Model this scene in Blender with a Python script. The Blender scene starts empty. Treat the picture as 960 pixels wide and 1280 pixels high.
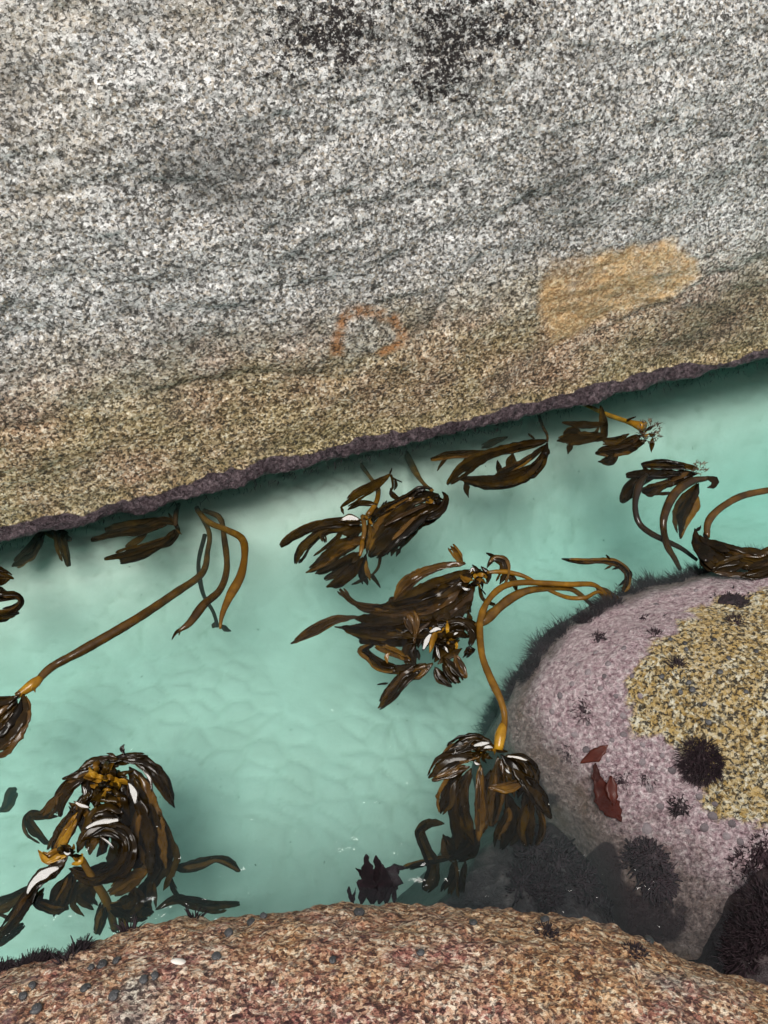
import bpy, math, random
import numpy as np
from mathutils import Vector, Matrix
from mathutils.bvhtree import BVHTree

R = math.radians
rng = random.Random(11)
scene = bpy.context.scene
col = scene.collection

# ---------------------------------------------------------------- camera
CAM = Vector((0.0, 0.0, 2.2)); PITCH = 52.0; FOCAL = 1024.0        # photo is 960 x 1280
cam_d = bpy.data.cameras.new('camera'); cam = bpy.data.objects.new('camera', cam_d)
col.objects.link(cam); scene.camera = cam
cam.location = CAM; cam.rotation_euler = (R(90 - PITCH), 0, 0)
cam_d.sensor_fit = 'VERTICAL'; cam_d.angle = 2 * math.atan(640 / FOCAL)
cam_d.clip_start = 0.05; cam_d.clip_end = 500

# ---------------------------------------------------------------- sky, sun, exposure
SUN_EL, SUN_AZ = 71.0, 190.0            # azimuth measured from +y clockwise: the sun stands behind the viewer
world = bpy.data.worlds.new('World'); scene.world = world; world.use_nodes = True
wn = world.node_tree.nodes; wl = world.node_tree.links
sky = wn.new('ShaderNodeTexSky'); sky.sky_type = 'NISHITA'; sky.sun_disc = False
sky.sun_elevation = R(SUN_EL); sky.sun_rotation = R(SUN_AZ)
sky.dust_density = 2.5; sky.air_density = 1.0
wn['Background'].inputs['Strength'].default_value = 0.10
# thin bright cloud over the whole sky, with the blue only faintly through it
wtc = wn.new('ShaderNodeTexCoord'); wno = wn.new('ShaderNodeTexNoise'); wno.inputs['Scale'].default_value = 2.2; wno.inputs['Detail'].default_value = 5
wl.new(wtc.outputs['Generated'], wno.inputs['Vector'])
wrp = wn.new('ShaderNodeValToRGB'); wrp.color_ramp.elements[0].position = .32; wrp.color_ramp.elements[1].position = .68
wrp.color_ramp.elements[0].color = (2.7, 2.85, 3.05, 1); wrp.color_ramp.elements[1].color = (4.6, 4.6, 4.65, 1)
wl.new(wno.outputs['Fac'], wrp.inputs[0])
wmx = wn.new('ShaderNodeMix'); wmx.data_type = 'RGBA'; wmx.inputs[0].default_value = .85
wl.new(sky.outputs[0], wmx.inputs[6]); wl.new(wrp.outputs[0], wmx.inputs[7]); wl.new(wmx.outputs[2], wn['Background'].inputs[0])
sd = bpy.data.lights.new('sun', 'SUN'); sd.energy = 2.8; sd.angle = R(28); sd.color = (1.0, 0.96, 0.90)
sun = bpy.data.objects.new('sun', sd); col.objects.link(sun)
sdir = Vector((math.sin(R(SUN_AZ)) * math.cos(R(SUN_EL)), math.cos(R(SUN_AZ)) * math.cos(R(SUN_EL)), math.sin(R(SUN_EL))))
sun.rotation_euler = sdir.to_track_quat('Z', 'Y').to_euler(); sun.location = sdir * 20
vs = scene.view_settings
vs.view_transform = 'Standard'; vs.look = 'None'; vs.gamma = 1; vs.exposure = 0.60
cy = scene.cycles
cy.use_denoising = True; cy.use_adaptive_sampling = True; cy.adaptive_threshold = 0.03; cy.transparent_max_bounces = 24; cy.max_bounces = 6; cy.diffuse_bounces = 2; cy.glossy_bounces = 2
cy.volume_bounces = 1; cy.sample_clamp_indirect = 4.0

# ---------------------------------------------------------------- helpers
sp, cp = math.sin(R(PITCH)), math.cos(R(PITCH))
def ray(px, py):
    a = (px - 480) / FOCAL; b = (py - 640) / FOCAL
    return Vector((a, cp - b * sp, -sp - b * cp))
def at(px, py, z=0.0):
    d = ray(px, py); t = (z - CAM.z) / d.z
    return CAM + d * t

def noise3(p, seed=0):
    p = np.asarray(p, dtype=np.float64) + seed * 17.31
    i = np.floor(p).astype(np.int64); f = p - i
    u = f * f * f * (f * (f * 6 - 15) + 10)
    def h(ix, iy, iz):
        n = (ix * 374761393 + iy * 668265263 + iz * 2147483647 + seed * 974711) & 0xffffffff
        n = ((n ^ (n >> 13)) * 1274126177) & 0xffffffff
        n = ((n ^ (n >> 16)) * 2246822519) & 0xffffffff
        n = n ^ (n >> 13)
        return (n & 0xffff) / 32768.0 - 1.0
    r = 0
    for dx in (0, 1):
        wx = u[:, 0] if dx else 1 - u[:, 0]
        for dy in (0, 1):
            wy = u[:, 1] if dy else 1 - u[:, 1]
            for dz in (0, 1):
                wz = u[:, 2] if dz else 1 - u[:, 2]
                r = r + wx * wy * wz * h(i[:, 0] + dx, i[:, 1] + dy, i[:, 2] + dz)
    return r
def fbm(p, scale, octaves=4, seed=0, gain=0.5):
    p = np.asarray(p) * scale; a = 1.0; r = 0; s = 0
    for k in range(octaves):
        r = r + a * noise3(p, seed + k); s += a; a *= gain; p = p * 2.03
    return r / s
def sstep(a, b, x):
    t = np.clip((x - a) / (b - a), 0, 1); return t * t * (3 - 2 * t)

def tag(o, label=None, cat=None, group=None, kind=None):
    if label: o['label'] = label
    if cat: o['category'] = cat
    if group: o['group'] = group
    if kind: o['kind'] = kind
    return o
def mesh_obj(name, verts, faces, mat, parent=None, smooth=True):
    me = bpy.data.meshes.new(name)
    me.from_pydata([tuple(v) for v in verts], [], faces); me.update()
    if smooth: me.polygons.foreach_set('use_smooth', [True] * len(me.polygons))
    o = bpy.data.objects.new(name, me); col.objects.link(o)
    if mat: me.materials.append(mat)
    if parent: o.parent = parent; o.matrix_parent_inverse = parent.matrix_basis.inverted()
    return o
def grid_obj(name, V, mat, smooth=True):                 # V: (nu, nv, 3)
    nu, nv = V.shape[:2]
    idx = np.arange(nu * nv).reshape(nu, nv)
    q = np.stack([idx[:-1, :-1], idx[1:, :-1], idx[1:, 1:], idx[:-1, 1:]], -1).reshape(-1, 4)
    me = bpy.data.meshes.new(name)
    me.vertices.add(nu * nv); me.vertices.foreach_set('co', V.reshape(-1).astype(np.float32))
    me.loops.add(q.size); me.loops.foreach_set('vertex_index', q.reshape(-1).astype(np.int32))
    me.polygons.add(len(q)); me.polygons.foreach_set('loop_start', np.arange(0, q.size, 4, dtype=np.int32))
    me.update(calc_edges=True)
    me.polygons.foreach_set('use_smooth', np.full(len(q), smooth))
    if mat: me.materials.append(mat)
    o = bpy.data.objects.new(name, me); col.objects.link(o)
    return o
def set_attr(o, name, vals):
    a = o.data.attributes.new(name, 'FLOAT', 'POINT'); a.data.foreach_set('value', np.asarray(vals, dtype=np.float32).reshape(-1))
def bvh_of(o):
    me = o.data; mw = o.matrix_world
    vs_ = [mw @ v.co for v in me.vertices]
    return BVHTree.FromPolygons(vs_, [tuple(p.vertices) for p in me.polygons])
def empty(name, loc):
    o = bpy.data.objects.new(name, None); o.location = loc; o.empty_display_size = 0.05; col.objects.link(o); return o

# ---------------------------------------------------------------- material helpers
class NT:
    def __init__(s, name):
        s.m = bpy.data.materials.new(name); s.m.use_nodes = True
        s.t = s.m.node_tree; s.n = s.t.nodes; s.l = s.t.links
        s.b = s.n['Principled BSDF']; s.out = s.n['Material Output']
    def new(s, ty, **kw):
        nd = s.n.new(ty)
        for k, v in kw.items(): setattr(nd, k, v)
        return nd
    def put(s, sock, v):
        if hasattr(v, 'is_linked') or isinstance(v, bpy.types.NodeSocket): s.l.new(v, sock)
        else: sock.default_value = v
    def math(s, op, a, b=0.0, c=None, clamp=False):
        nd = s.new('ShaderNodeMath', operation=op); nd.use_clamp = clamp
        s.put(nd.inputs[0], a); s.put(nd.inputs[1], b)
        if c is not None: s.put(nd.inputs[2], c)
        return nd.outputs[0]
    def mix(s, f, a, b, mode='MIX'):
        nd = s.new('ShaderNodeMix', data_type='RGBA', blend_type=mode)
        s.put(nd.inputs[0], f); s.put(nd.inputs[6], a); s.put(nd.inputs[7], b)
        return nd.outputs[2]
    def ramp(s, v, stops, interp='LINEAR'):
        nd = s.new('ShaderNodeValToRGB'); nd.color_ramp.interpolation = interp
        e = nd.color_ramp.elements
        while len(e) < len(stops): e.new(0.5)
        for k, (p, c) in enumerate(stops):
            e[k].position = p; e[k].color = (c, c, c, 1) if isinstance(c, (int, float)) else (*c, 1)
        s.put(nd.inputs[0], v); return nd.outputs[0]
    def noise(s, vec, scale, detail=4, rough=0.55, dist=0.0):
        nd = s.new('ShaderNodeTexNoise'); s.put(nd.inputs['Vector'], vec)
        nd.inputs['Scale'].default_value = scale; nd.inputs['Detail'].default_value = detail
        nd.inputs['Roughness'].default_value = rough; nd.inputs['Distortion'].default_value = dist
        return nd.outputs['Fac']
    def voro(s, vec, scale, feature='F1', rnd=1.0):
        nd = s.new('ShaderNodeTexVoronoi', feature=feature); s.put(nd.inputs['Vector'], vec)
        nd.inputs['Scale'].default_value = scale; nd.inputs['Randomness'].default_value = rnd
        return nd.outputs
    def attr(s, name):
        nd = s.new('ShaderNodeAttribute'); nd.attribute_name = name; return nd.outputs['Fac']
    def coords(s, scale=(1, 1, 1), rot=(0, 0, 0), warp=0.0, wscale=20):
        tc = s.new('ShaderNodeTexCoord'); mp = s.new('ShaderNodeMapping')
        mp.inputs['Scale'].default_value = scale; mp.inputs['Rotation'].default_value = rot
        s.l.new(tc.outputs['Object'], mp.inputs[0]); v = mp.outputs[0]
        if warp:
            nd = s.new('ShaderNodeTexNoise'); s.l.new(v, nd.inputs['Vector']); nd.inputs['Scale'].default_value = wscale
            nd.inputs['Detail'].default_value = 3
            sub = s.new('ShaderNodeVectorMath', operation='SUBTRACT'); s.l.new(nd.outputs['Color'], sub.inputs[0]); sub.inputs[1].default_value = (.5, .5, .5)
            sc_ = s.new('ShaderNodeVectorMath', operation='SCALE'); s.l.new(sub.outputs[0], sc_.inputs[0]); sc_.inputs['Scale'].default_value = warp
            ad = s.new('ShaderNodeVectorMath', operation='ADD'); s.l.new(v, ad.inputs[0]); s.l.new(sc_.outputs[0], ad.inputs[1]); v = ad.outputs[0]
        return v
    def bump(s, h, strength, dist, normal=None):
        nd = s.new('ShaderNodeBump'); nd.inputs['Strength'].default_value = strength; nd.inputs['Distance'].default_value = dist
        s.l.new(h, nd.inputs['Height'])
        if normal: s.l.new(normal, nd.inputs['Normal'])
        return nd.outputs[0]

def crystals(t, v, s1, s2, mica_scale, mica=(0.50, 0.60)):
    """speckled coarse granite: value 0..1 and a height"""
    c1 = t.new('ShaderNodeSeparateColor'); t.l.new(t.voro(v, s1)['Color'], c1.inputs[0])
    c2 = t.new('ShaderNodeSeparateColor'); t.l.new(t.voro(v, s2)['Color'], c2.inputs[0])
    f = t.noise(v, s1 * 2.2, 3, 0.6)
    val = t.math('ADD', t.math('MULTIPLY', c1.outputs[0], 0.55), t.math('MULTIPLY', c2.outputs[0], 0.30))
    val = t.math('ADD', val, t.math('MULTIPLY', t.math('SUBTRACT', f, 0.5), 0.5))
    mic = t.ramp(t.noise(v, mica_scale, 5, 0.68, 0.4), [(mica[0], 0.0), (mica[1], 1.0)])
    hgt = t.math('SUBTRACT', val, t.math('MULTIPLY', mic, 0.8))
    return val, mic, hgt, c1.outputs[1], c2.outputs[2]

# ---- far rock: grey granite, brown tide zone, ochre scar, rust ring, black lichen, purple crust at the water
def mat_far():
    t = NT('far_granite')
    v = t.coords((0.9, 1, 1.0), (0, R(14), 0), 0.004, 60)
    val, mic, hgt, r1, r2 = crystals(t, v, 150, 64, 100, (0.535, 0.60))
    tone = t.noise(v, 2.1, 4, .6)
    val = t.math('ADD', val, t.math('MULTIPLY', t.math('SUBTRACT', tone, .5), .5))
    grey = t.ramp(val, [(0.14, (.12, .112, .10)), (0.30, (.33, .32, .30)), (0.48, (.53, .515, .495)), (0.72, (.86, .85, .82))])
    vb = t.new('ShaderNodeTexVoronoi'); t.l.new(v, vb.inputs['Vector']); vb.inputs['Scale'].default_value = 30
    sb = t.new('ShaderNodeSeparateColor'); t.l.new(vb.outputs['Color'], sb.inputs[0])
    bigw = t.math('MULTIPLY', t.ramp(sb.outputs[0], [(.80, 0), (.84, 1)]), t.ramp(t.math('ADD', vb.outputs['Distance'], t.math('MULTIPLY', val, .35)), [(.50, 1), (.62, 0)]))
    grey = t.mix(t.math('MULTIPLY', bigw, .8), grey, (.78, .77, .74, 1))
    grey = t.mix(t.math('MULTIPLY', t.ramp(r1, [(0.72, 0), (0.8, 1)]), 0.4), grey, (.52, .42, .30, 1), 'MIX')
    grey = t.mix(t.math('MULTIPLY', t.attr('warm'), t.ramp(t.noise(v, 5, 4, .6), [(.35, 0), (.65, .75)])), grey, (.46, .38, .27, 1))
    brown = t.ramp(val, [(0.12, (.10, .066, .026)), (0.32, (.36, .265, .13)), (0.52, (.58, .46, .27)), (0.80, (.84, .76, .57))])
    red = t.ramp(val, [(0.12, (.07, .042, .026)), (0.34, (.35, .215, .125)), (0.54, (.56, .40, .265)), (0.80, (.82, .71, .56))])
    olive = t.ramp(val, [(0.1, (.035, .035, .012)), (0.45, (.19, .155, .060)), (0.75, (.35, .29, .14)), (1, (.52, .46, .28))])
    big = t.noise(v, 3.2, 5, 0.6)
    big2 = t.noise(v, 7.5, 5, 0.6)
    brown = t.mix(t.ramp(big, [(0.40, 0), (0.58, 1)]), brown, red)
    wob = t.math('MULTIPLY', t.math('SUBTRACT', t.noise(v, 14, 6, 0.65), 0.5), 0.8)
    def zone(a, lo=0.4, hi=0.6, k=1.0):
        return t.ramp(t.math('ADD', t.attr(a), t.math('MULTIPLY', wob, k)), [(lo, 0), (hi, 1)])
    c = t.mix(zone('tide', 0.12, 0.92, 0.8), grey, brown)
    c = t.mix(t.math('MULTIPLY', t.attr('pale'), .45), c, grey)
    c = t.mix(t.math('MULTIPLY', t.math('MULTIPLY', zone('tide', 0.3, 0.8), t.ramp(big2, [(0.5, 0), (0.66, 1)])), 0.28), c, olive)
    c = t.mix(zone('olive', 0.3, 0.8), c, olive)
    dk = t.math('MULTIPLY', t.ramp(t.noise(v, 5.5, 6, 0.62), [(0.52, 0), (0.70, 1)]), 0.30)
    c = t.mix(dk, c, (.14, .132, .115, 1))
    c = t.mix(t.math('MULTIPLY', t.attr('dirt'), t.ramp(t.noise(v, 30, 5, .7), [(.3, .3), (.6, 1)])), c, (.075, .07, .062, 1))
    ochre = t.ramp(val, [(0.1, (.34, .19, .08)), (0.4, (.56, .36, .17)), (0.7, (.70, .52, .30)), (1, (.82, .72, .52))])
    ochre = t.mix(t.ramp(t.noise(v, 20, 5, .65), [(.47, 0), (.68, .6)]), ochre, (.68, .41, .17, 1))
    oz = zone('ochre', 0.25, 0.80, 1.0)
    c = t.mix(t.math('MULTIPLY', oz, t.ramp(t.noise(v, 9, 5, .6), [(.38, .45), (.54, .92)])), c, ochre)
    c = t.mix(t.math('MULTIPLY', t.math('MULTIPLY', zone('rust', 0.25, 0.95, 1.2), t.ramp(t.noise(v, 24, 5, .7), [(.36, .3), (.56, 1)])), 0.95), c, (.42, .19, .07, 1))
    c = t.mix(t.math('MULTIPLY', t.attr('chip'), .85), c, t.ramp(t.noise(v, 30, 5, .6), [(.35, (.50, .48, .45)), (.6, (.80, .79, .76))]))
    mm = t.math('MULTIPLY', mic, t.math('SUBTRACT', 0.82, t.math('MULTIPLY', oz, 0.68)))
    c = t.mix(mm, c, (.03, .027, .023, 1))
    lw = t.math('ADD', t.attr('lichen'), t.math('MULTIPLY', t.math('SUBTRACT', t.noise(v, 46, 6, 0.75), 0.5), 3.4))
    lz = t.math('MULTIPLY', t.ramp(lw, [(0.56, 0), (0.66, 1)]), t.ramp(t.noise(v, 105, 4, .7), [(.40, 0), (.47, 1)]))
    c = t.mix(lz, c, (.018, .013, .012, 1))
    pz = zone('pink', 0.42, 0.58, 0.45)
    pn = t.noise(v, 60, 6, 0.7)
    pink = t.ramp(pn, [(0.36, (.010, .007, .009)), (0.51, (.055, .037, .043)), (0.63, (.125, .092, .10)), (0.78, (.30, .25, .25))])
    pink = t.mix(t.ramp(t.noise(v, 11, 4, .6), [(.5, 0), (.65, .8)]), pink, (.03, .018, .022, 1))
    c = t.mix(pz, c, pink)
    t.l.new(c, t.b.inputs['Base Color'])
    t.put(t.b.inputs['Roughness'], t.math('SUBTRACT', 0.82, t.math('MULTIPLY', pz, 0.42)))
    t.b.inputs['Specular IOR Level'].default_value = 0.35
    smooth = t.math('SUBTRACT', 1.0, t.math('MULTIPLY', oz, 0.5))
    nrm = t.bump(t.math('ADD', t.math('MULTIPLY', hgt, smooth), t.math('MULTIPLY', t.noise(v, 26, 4, 0.62), 1.6)), 0.95, 0.0085)
    t.l.new(nrm, t.b.inputs['Normal'])
    return t.m

# ---- near rock: orange, cream and maroon coarse granite
def mat_near():
    t = NT('near_granite')
    v = t.coords((0.85, 1.1, 1.1), (0, 0, 0), 0.003, 70)
    val, mic, hgt, r1, r2 = crystals(t, v, 200, 110, 165, (0.53, 0.60))
    base = t.ramp(val, [(0.12, (.075, .032, .024)), (0.30, (.36, .185, .115)), (0.49, (.60, .40, .265)), (0.74, (.84, .73, .58))])
    org = t.ramp(val, [(0.12, (.10, .035, .01)), (0.36, (.40, .20, .075)), (0.58, (.60, .38, .19)), (0.85, (.78, .66, .46))])
    red = t.ramp(val, [(0.12, (.06, .015, .018)), (0.36, (.32, .11, .095)), (0.58, (.50, .27, .21)), (0.85, (.74, .58, .48))])
    gry = t.ramp(val, [(0.12, (.045, .042, .042)), (0.36, (.26, .24, .21)), (0.58, (.50, .46, .39)), (0.85, (.74, .70, .60))])
    c = t.mix(t.ramp(t.noise(v, 24, 5, .65), [(.46, 0), (.60, .85)]), base, red)
    c = t.mix(t.ramp(t.math('ADD', t.noise(v, 7, 5, .65, .3), t.math('MULTIPLY', t.attr('rim'), .10)), [(.47, 0), (.66, .75)]), c, org)
    c = t.mix(t.ramp(t.math('ADD', t.noise(v, 6.1, 5, .6), t.math('MULTIPLY', t.attr('rim'), -.12)), [(.50, 0), (.60, .8)]), c, gry)
    mar = t.ramp(t.noise(v, 62, 5, .72), [(.55, 0), (.64, .7)])
    c = t.mix(mar, c, (.10, .036, .042, 1))
    c = t.mix(t.math('MULTIPLY', mic, .75), c, (.04, .022, .022, 1))
    pz = t.ramp(t.math('ADD', t.attr('pink'), t.math('MULTIPLY', t.math('SUBTRACT', t.noise(v, 16, 5, .6), .5), .7)), [(.45, 0), (.6, 1)])
    pink = t.ramp(t.noise(v, 70, 5, .7), [(.32, (.06, .03, .04)), (.52, (.24, .13, .155)), (.72, (.42, .30, .31))])
    c = t.mix(pz, c, pink)
    t.l.new(c, t.b.inputs['Base Color'])
    t.b.inputs['Roughness'].default_value = 0.6
    t.b.inputs['Specular IOR Level'].default_value = 0.4
    nrm = t.bump(t.math('ADD', hgt, t.math('MULTIPLY', t.noise(v, 48, 4, .62), 1.3)), 1.0, 0.0085)
    t.l.new(nrm, t.b.inputs['Normal'])
    return t.m

# ---- right boulder: pink coralline crust with golden granite crown
def mat_pink():
    t = NT('coralline_granite')
    v = t.coords((1, 1, 1), (0, 0, 0), 0.004, 55)
    val, mic, hgt, r1, r2 = crystals(t, v, 120, 58, 95, (0.50, 0.58))
    gold = t.ramp(val, [(0.12, (.24, .15, .05)), (0.30, (.52, .385, .17)), (0.48, (.70, .59, .36)), (0.74, (.86, .82, .66))])
    gold = t.mix(t.math('MULTIPLY', t.ramp(r2, [(.68, 0), (.78, 1)]), .55), gold, (.55, .35, .09, 1))
    gold = t.mix(t.ramp(t.noise(v, 9, 5, .6), [(.48, 0), (.62, .4)]), gold, (.62, .42, .16, 1))
    gold = t.mix(t.math('MULTIPLY', mic, .95), gold, (.022, .018, .014, 1))
    pn = t.noise(v, 75, 6, .72)
    pink = t.ramp(pn, [(.30, (.07, .035, .045)), (.40, (.36, .235, .26)), (.52, (.60, .455, .48)), (.66, (.86, .76, .76))])
    ring = t.voro(v, 44, 'F1')['Distance']
    pink = t.mix(t.math('MULTIPLY', t.ramp(ring, [(.16, 0), (.22, 1), (.27, 1), (.33, 0)]), t.ramp(t.noise(v, 12, 3, .5), [(.45, 0), (.6, .6)])), pink, (.10, .055, .075, 1))
    sub = t.ramp(pn, [(.30, (.05, .038, .04)), (.46, (.22, .15, .14)), (.60, (.37, .275, .255)), (.80, (.56, .47, .44))])
    sub = t.mix(t.ramp(t.noise(v, 7, 5, .65), [(.5, 0), (.62, .7)]), sub, (.17, .10, .065, 1))
    wob = t.math('MULTIPLY', t.math('SUBTRACT', t.noise(v, 17, 6, .65), .5), .9)
    def zone(a, lo, hi, k=1.0):
        return t.ramp(t.math('ADD', t.attr(a), t.math('MULTIPLY', wob, k)), [(lo, 0), (hi, 1)])
    c = t.mix(zone('sub', .3, .75), pink, sub)
    c = t.mix(t.math('MULTIPLY', zone('weed', .42, .62), .9), c, (.035, .016, .022, 1))
    c = t.mix(zone('gold', .40, .60, 1.3), c, gold)
    t.l.new(c, t.b.inputs['Base Color'])
    t.put(t.b.inputs['Roughness'], t.math('SUBTRACT', .45, t.math('MULTIPLY', t.attr('gold'), -.2)))
    t.b.inputs['Specular IOR Level'].default_value = 0.45
    nrm = t.bump(t.math('ADD', hgt, t.math('MULTIPLY', pn, 2.6)), 1.0, 0.009)
    t.l.new(nrm, t.b.inputs['Normal'])
    return t.m

def mat_dark_rock():
    t = NT('dark_weedy_rock')
    v = t.coords((1, 1, 1), (0, 0, 0), 0.015, 40)
    n1 = t.noise(v, 22, 6, .7); n2 = t.noise(v, 6, 5, .6)
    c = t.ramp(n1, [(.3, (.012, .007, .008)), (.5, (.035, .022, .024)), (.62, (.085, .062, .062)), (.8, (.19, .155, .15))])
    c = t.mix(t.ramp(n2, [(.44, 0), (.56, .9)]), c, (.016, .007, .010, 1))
    t.l.new(c, t.b.inputs['Base Color']); t.b.inputs['Roughness'].default_value = .4
    t.l.new(t.bump(n1, .9, .015), t.b.inputs['Normal'])
    return t.m

def mat_sand():
    t = NT('pale_sand')
    v = t.coords((1, 1, 1), (0, 0, 0), 0.02, 9)
    c = t.ramp(t.noise(v, 5, 5, .6), [(.3, (.54, .51, .45)), (.7, (.65, .62, .56))])
    c = t.mix(t.ramp(t.noise(v, 160, 3, .6), [(.62, 0), (.75, .25)]), c, (.42, .38, .30, 1))
    c = t.mix(t.ramp(t.noise(v, 55, 2, .4), [(.76, 0), (.79, .8)]), c, (.09, .09, .06, 1))
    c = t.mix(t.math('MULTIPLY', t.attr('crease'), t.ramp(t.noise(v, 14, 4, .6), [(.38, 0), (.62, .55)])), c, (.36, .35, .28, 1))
    t.l.new(c, t.b.inputs['Base Color']); t.b.inputs['Roughness'].default_value = .95
    t.l.new(t.bump(t.noise(v, 30, 4, .6), .5, .006), t.b.inputs['Normal'])
    return t.m

def mat_kelp(name, c0, c1, c2, trans=0.35, rough=0.22, coat=.5):
    t = NT(name)
    v = t.coords((1, 1, 1), (0, 0, 0), 0.03, 12)
    oi = t.new('ShaderNodeObjectInfo')
    n = t.noise(v, 18, 4, .6)
    f = t.math('ADD', t.math('MULTIPLY', n, .75), t.math('MULTIPLY', t.math('SUBTRACT', oi.outputs['Random'], .5), .38))
    c = t.ramp(f, [(.22, c0), (.45, c1), (.68, c2)])
    c = t.mix(t.ramp(t.noise(v, 33, 5, .7), [(.50, 0), (.68, .55)]), c, (*c0, 1))
    t.l.new(c, t.b.inputs['Base Color'])
    t.b.inputs['Roughness'].default_value = rough
    t.b.inputs['IOR'].default_value = 1.5
    # a wet gloss only where there is air above it: under water the skin has hardly any surface reflection
    gp = t.new('ShaderNodeNewGeometry'); sx = t.new('ShaderNodeSeparateXYZ'); t.l.new(gp.outputs['Position'], sx.inputs[0])
    dry = t.ramp(t.math('MULTIPLY_ADD', sx.outputs[2], 20.0, .5), [(.46, .04), (.60, 1.0)])
    t.l.new(t.math('MULTIPLY', dry, .18), t.b.inputs['Specular IOR Level'])
    t.l.new(t.math('MULTIPLY', dry, coat), t.b.inputs['Coat Weight']); t.b.inputs['Coat Roughness'].default_value = 0.11
    t.b.inputs['Coat IOR'].default_value = 1.5
    t.l.new(t.bump(t.noise(v, 40, 3, .5), .35, .004), t.b.inputs['Normal'])
    if trans:
        tr = t.new('ShaderNodeBsdfTranslucent')
        mul = t.mix(1.0, c, (2.6, 1.7, .6, 1), 'MULTIPLY'); t.l.new(mul, tr.inputs[0])
        ms = t.new('ShaderNodeMixShader'); ms.inputs[0].default_value = trans
        t.l.new(t.b.outputs[0], ms.inputs[1]); t.l.new(tr.outputs[0], ms.inputs[2])
        t.l.new(ms.outputs[0], t.out.inputs['Surface'])
    return t.m

def mat_simple(name, c0, c1, scale=60, rough=.4, bump=.3):
    t = NT(name); v = t.coords(); n = t.noise(v, scale, 4, .65)
    oi = t.new('ShaderNodeObjectInfo')
    f = t.math('ADD', n, t.math('MULTIPLY', t.math('SUBTRACT', oi.outputs['Random'], .5), .3))
    t.l.new(t.ramp(f, [(.3, c0), (.7, c1)]), t.b.inputs['Base Color'])
    t.b.inputs['Roughness'].default_value = rough
    t.l.new(t.bump(n, bump, .003), t.b.inputs['Normal'])
    return t.m

def mat_water():
    t = NT('sea_water'); t.n.remove(t.b)
    v = t.coords((1, 1, 1), (0, 0, R(14)), 0.05, 5)
    h = t.math('ADD', t.noise(v, 6, 3, .5), t.math('MULTIPLY', t.noise(v, 22, 3, .5), .35))
    h = t.math('ADD', h, t.math('MULTIPLY', t.noise(v, 70, 2, .5), .04))
    nb = t.bump(h, 1.0, .018)
    fr = t.new('ShaderNodeFresnel'); fr.inputs['IOR'].default_value = 1.333; t.l.new(nb, fr.inputs['Normal'])
    tr = t.new('ShaderNodeBsdfTransparent')
    gl = t.new('ShaderNodeBsdfGlossy'); gl.inputs['Roughness'].default_value = .03; t.l.new(nb, gl.inputs['Normal'])
    ms = t.new('ShaderNodeMixShader'); t.l.new(fr.outputs[0], ms.inputs[0])
    t.l.new(tr.outputs[0], ms.inputs[1]); t.l.new(gl.outputs[0], ms.inputs[2])
    t.l.new(ms.outputs[0], t.out.inputs['Surface'])
    ab = t.new('ShaderNodeVolumeAbsorption'); ab.inputs['Color'].default_value = (.13, .75, .69, 1); ab.inputs['Density'].default_value = .92
    scv = t.new('ShaderNodeVolumeScatter'); scv.inputs['Color'].default_value = (.62, .95, .88, 1); scv.inputs['Density'].default_value = .26
    scv.inputs['Anisotropy'].default_value = .2
    ad = t.new('ShaderNodeAddShader'); t.l.new(ab.outputs[0], ad.inputs[0]); t.l.new(scv.outputs[0], ad.inputs[1])
    t.l.new(ad.outputs[0], t.out.inputs['Volume'])
    return t.m

M_BLADE = mat_kelp('kelp_blade', (.007, .004, .001), (.026, .0135, .0018), (.078, .042, .0045), .42, .25, .32)
M_WET = mat_kelp('kelp_wet_shine', (.007, .0045, .0014), (.024, .0135, .0024), (.062, .036, .0052), .2, .25, .75)
M_GOLD = mat_kelp('kelp_golden', (.10, .045, .004), (.24, .115, .008), (.42, .23, .016), .15, .25, .25)
M_STIPE = mat_kelp('kelp_stipe', (.022, .011, .003), (.070, .033, .005), (.14, .07, .009), .0, .25, .35)
M_DKST = mat_kelp('kelp_dark_stipe', (.012, .008, .005), (.03, .017, .008), (.05, .028, .01), .0, .3, .35)
M_WEED = mat_simple('purple_red_weed', (.008, .004, .006), (.030, .012, .018), 60, .75)
M_RED = mat_kelp('red_frond', (.03, .007, .005), (.065, .014, .009), (.10, .024, .015), .2, .5, .08)
M_SNAIL = mat_simple('dark_snail_shell', (.014, .014, .015), (.065, .066, .070), 90, .35)
M_SHELL = mat_simple('pale_shell', (.42, .36, .30), (.72, .68, .62), 90, .5)
M_LIMPET = mat_simple('grey_limpet_shell', (.045, .035, .04), (.24, .20, .21), 120, .45, .6)
M_BARK = mat_simple('frayed_pale_tip', (.035, .017, .006), (.26, .19, .11), 70, .5)

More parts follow.
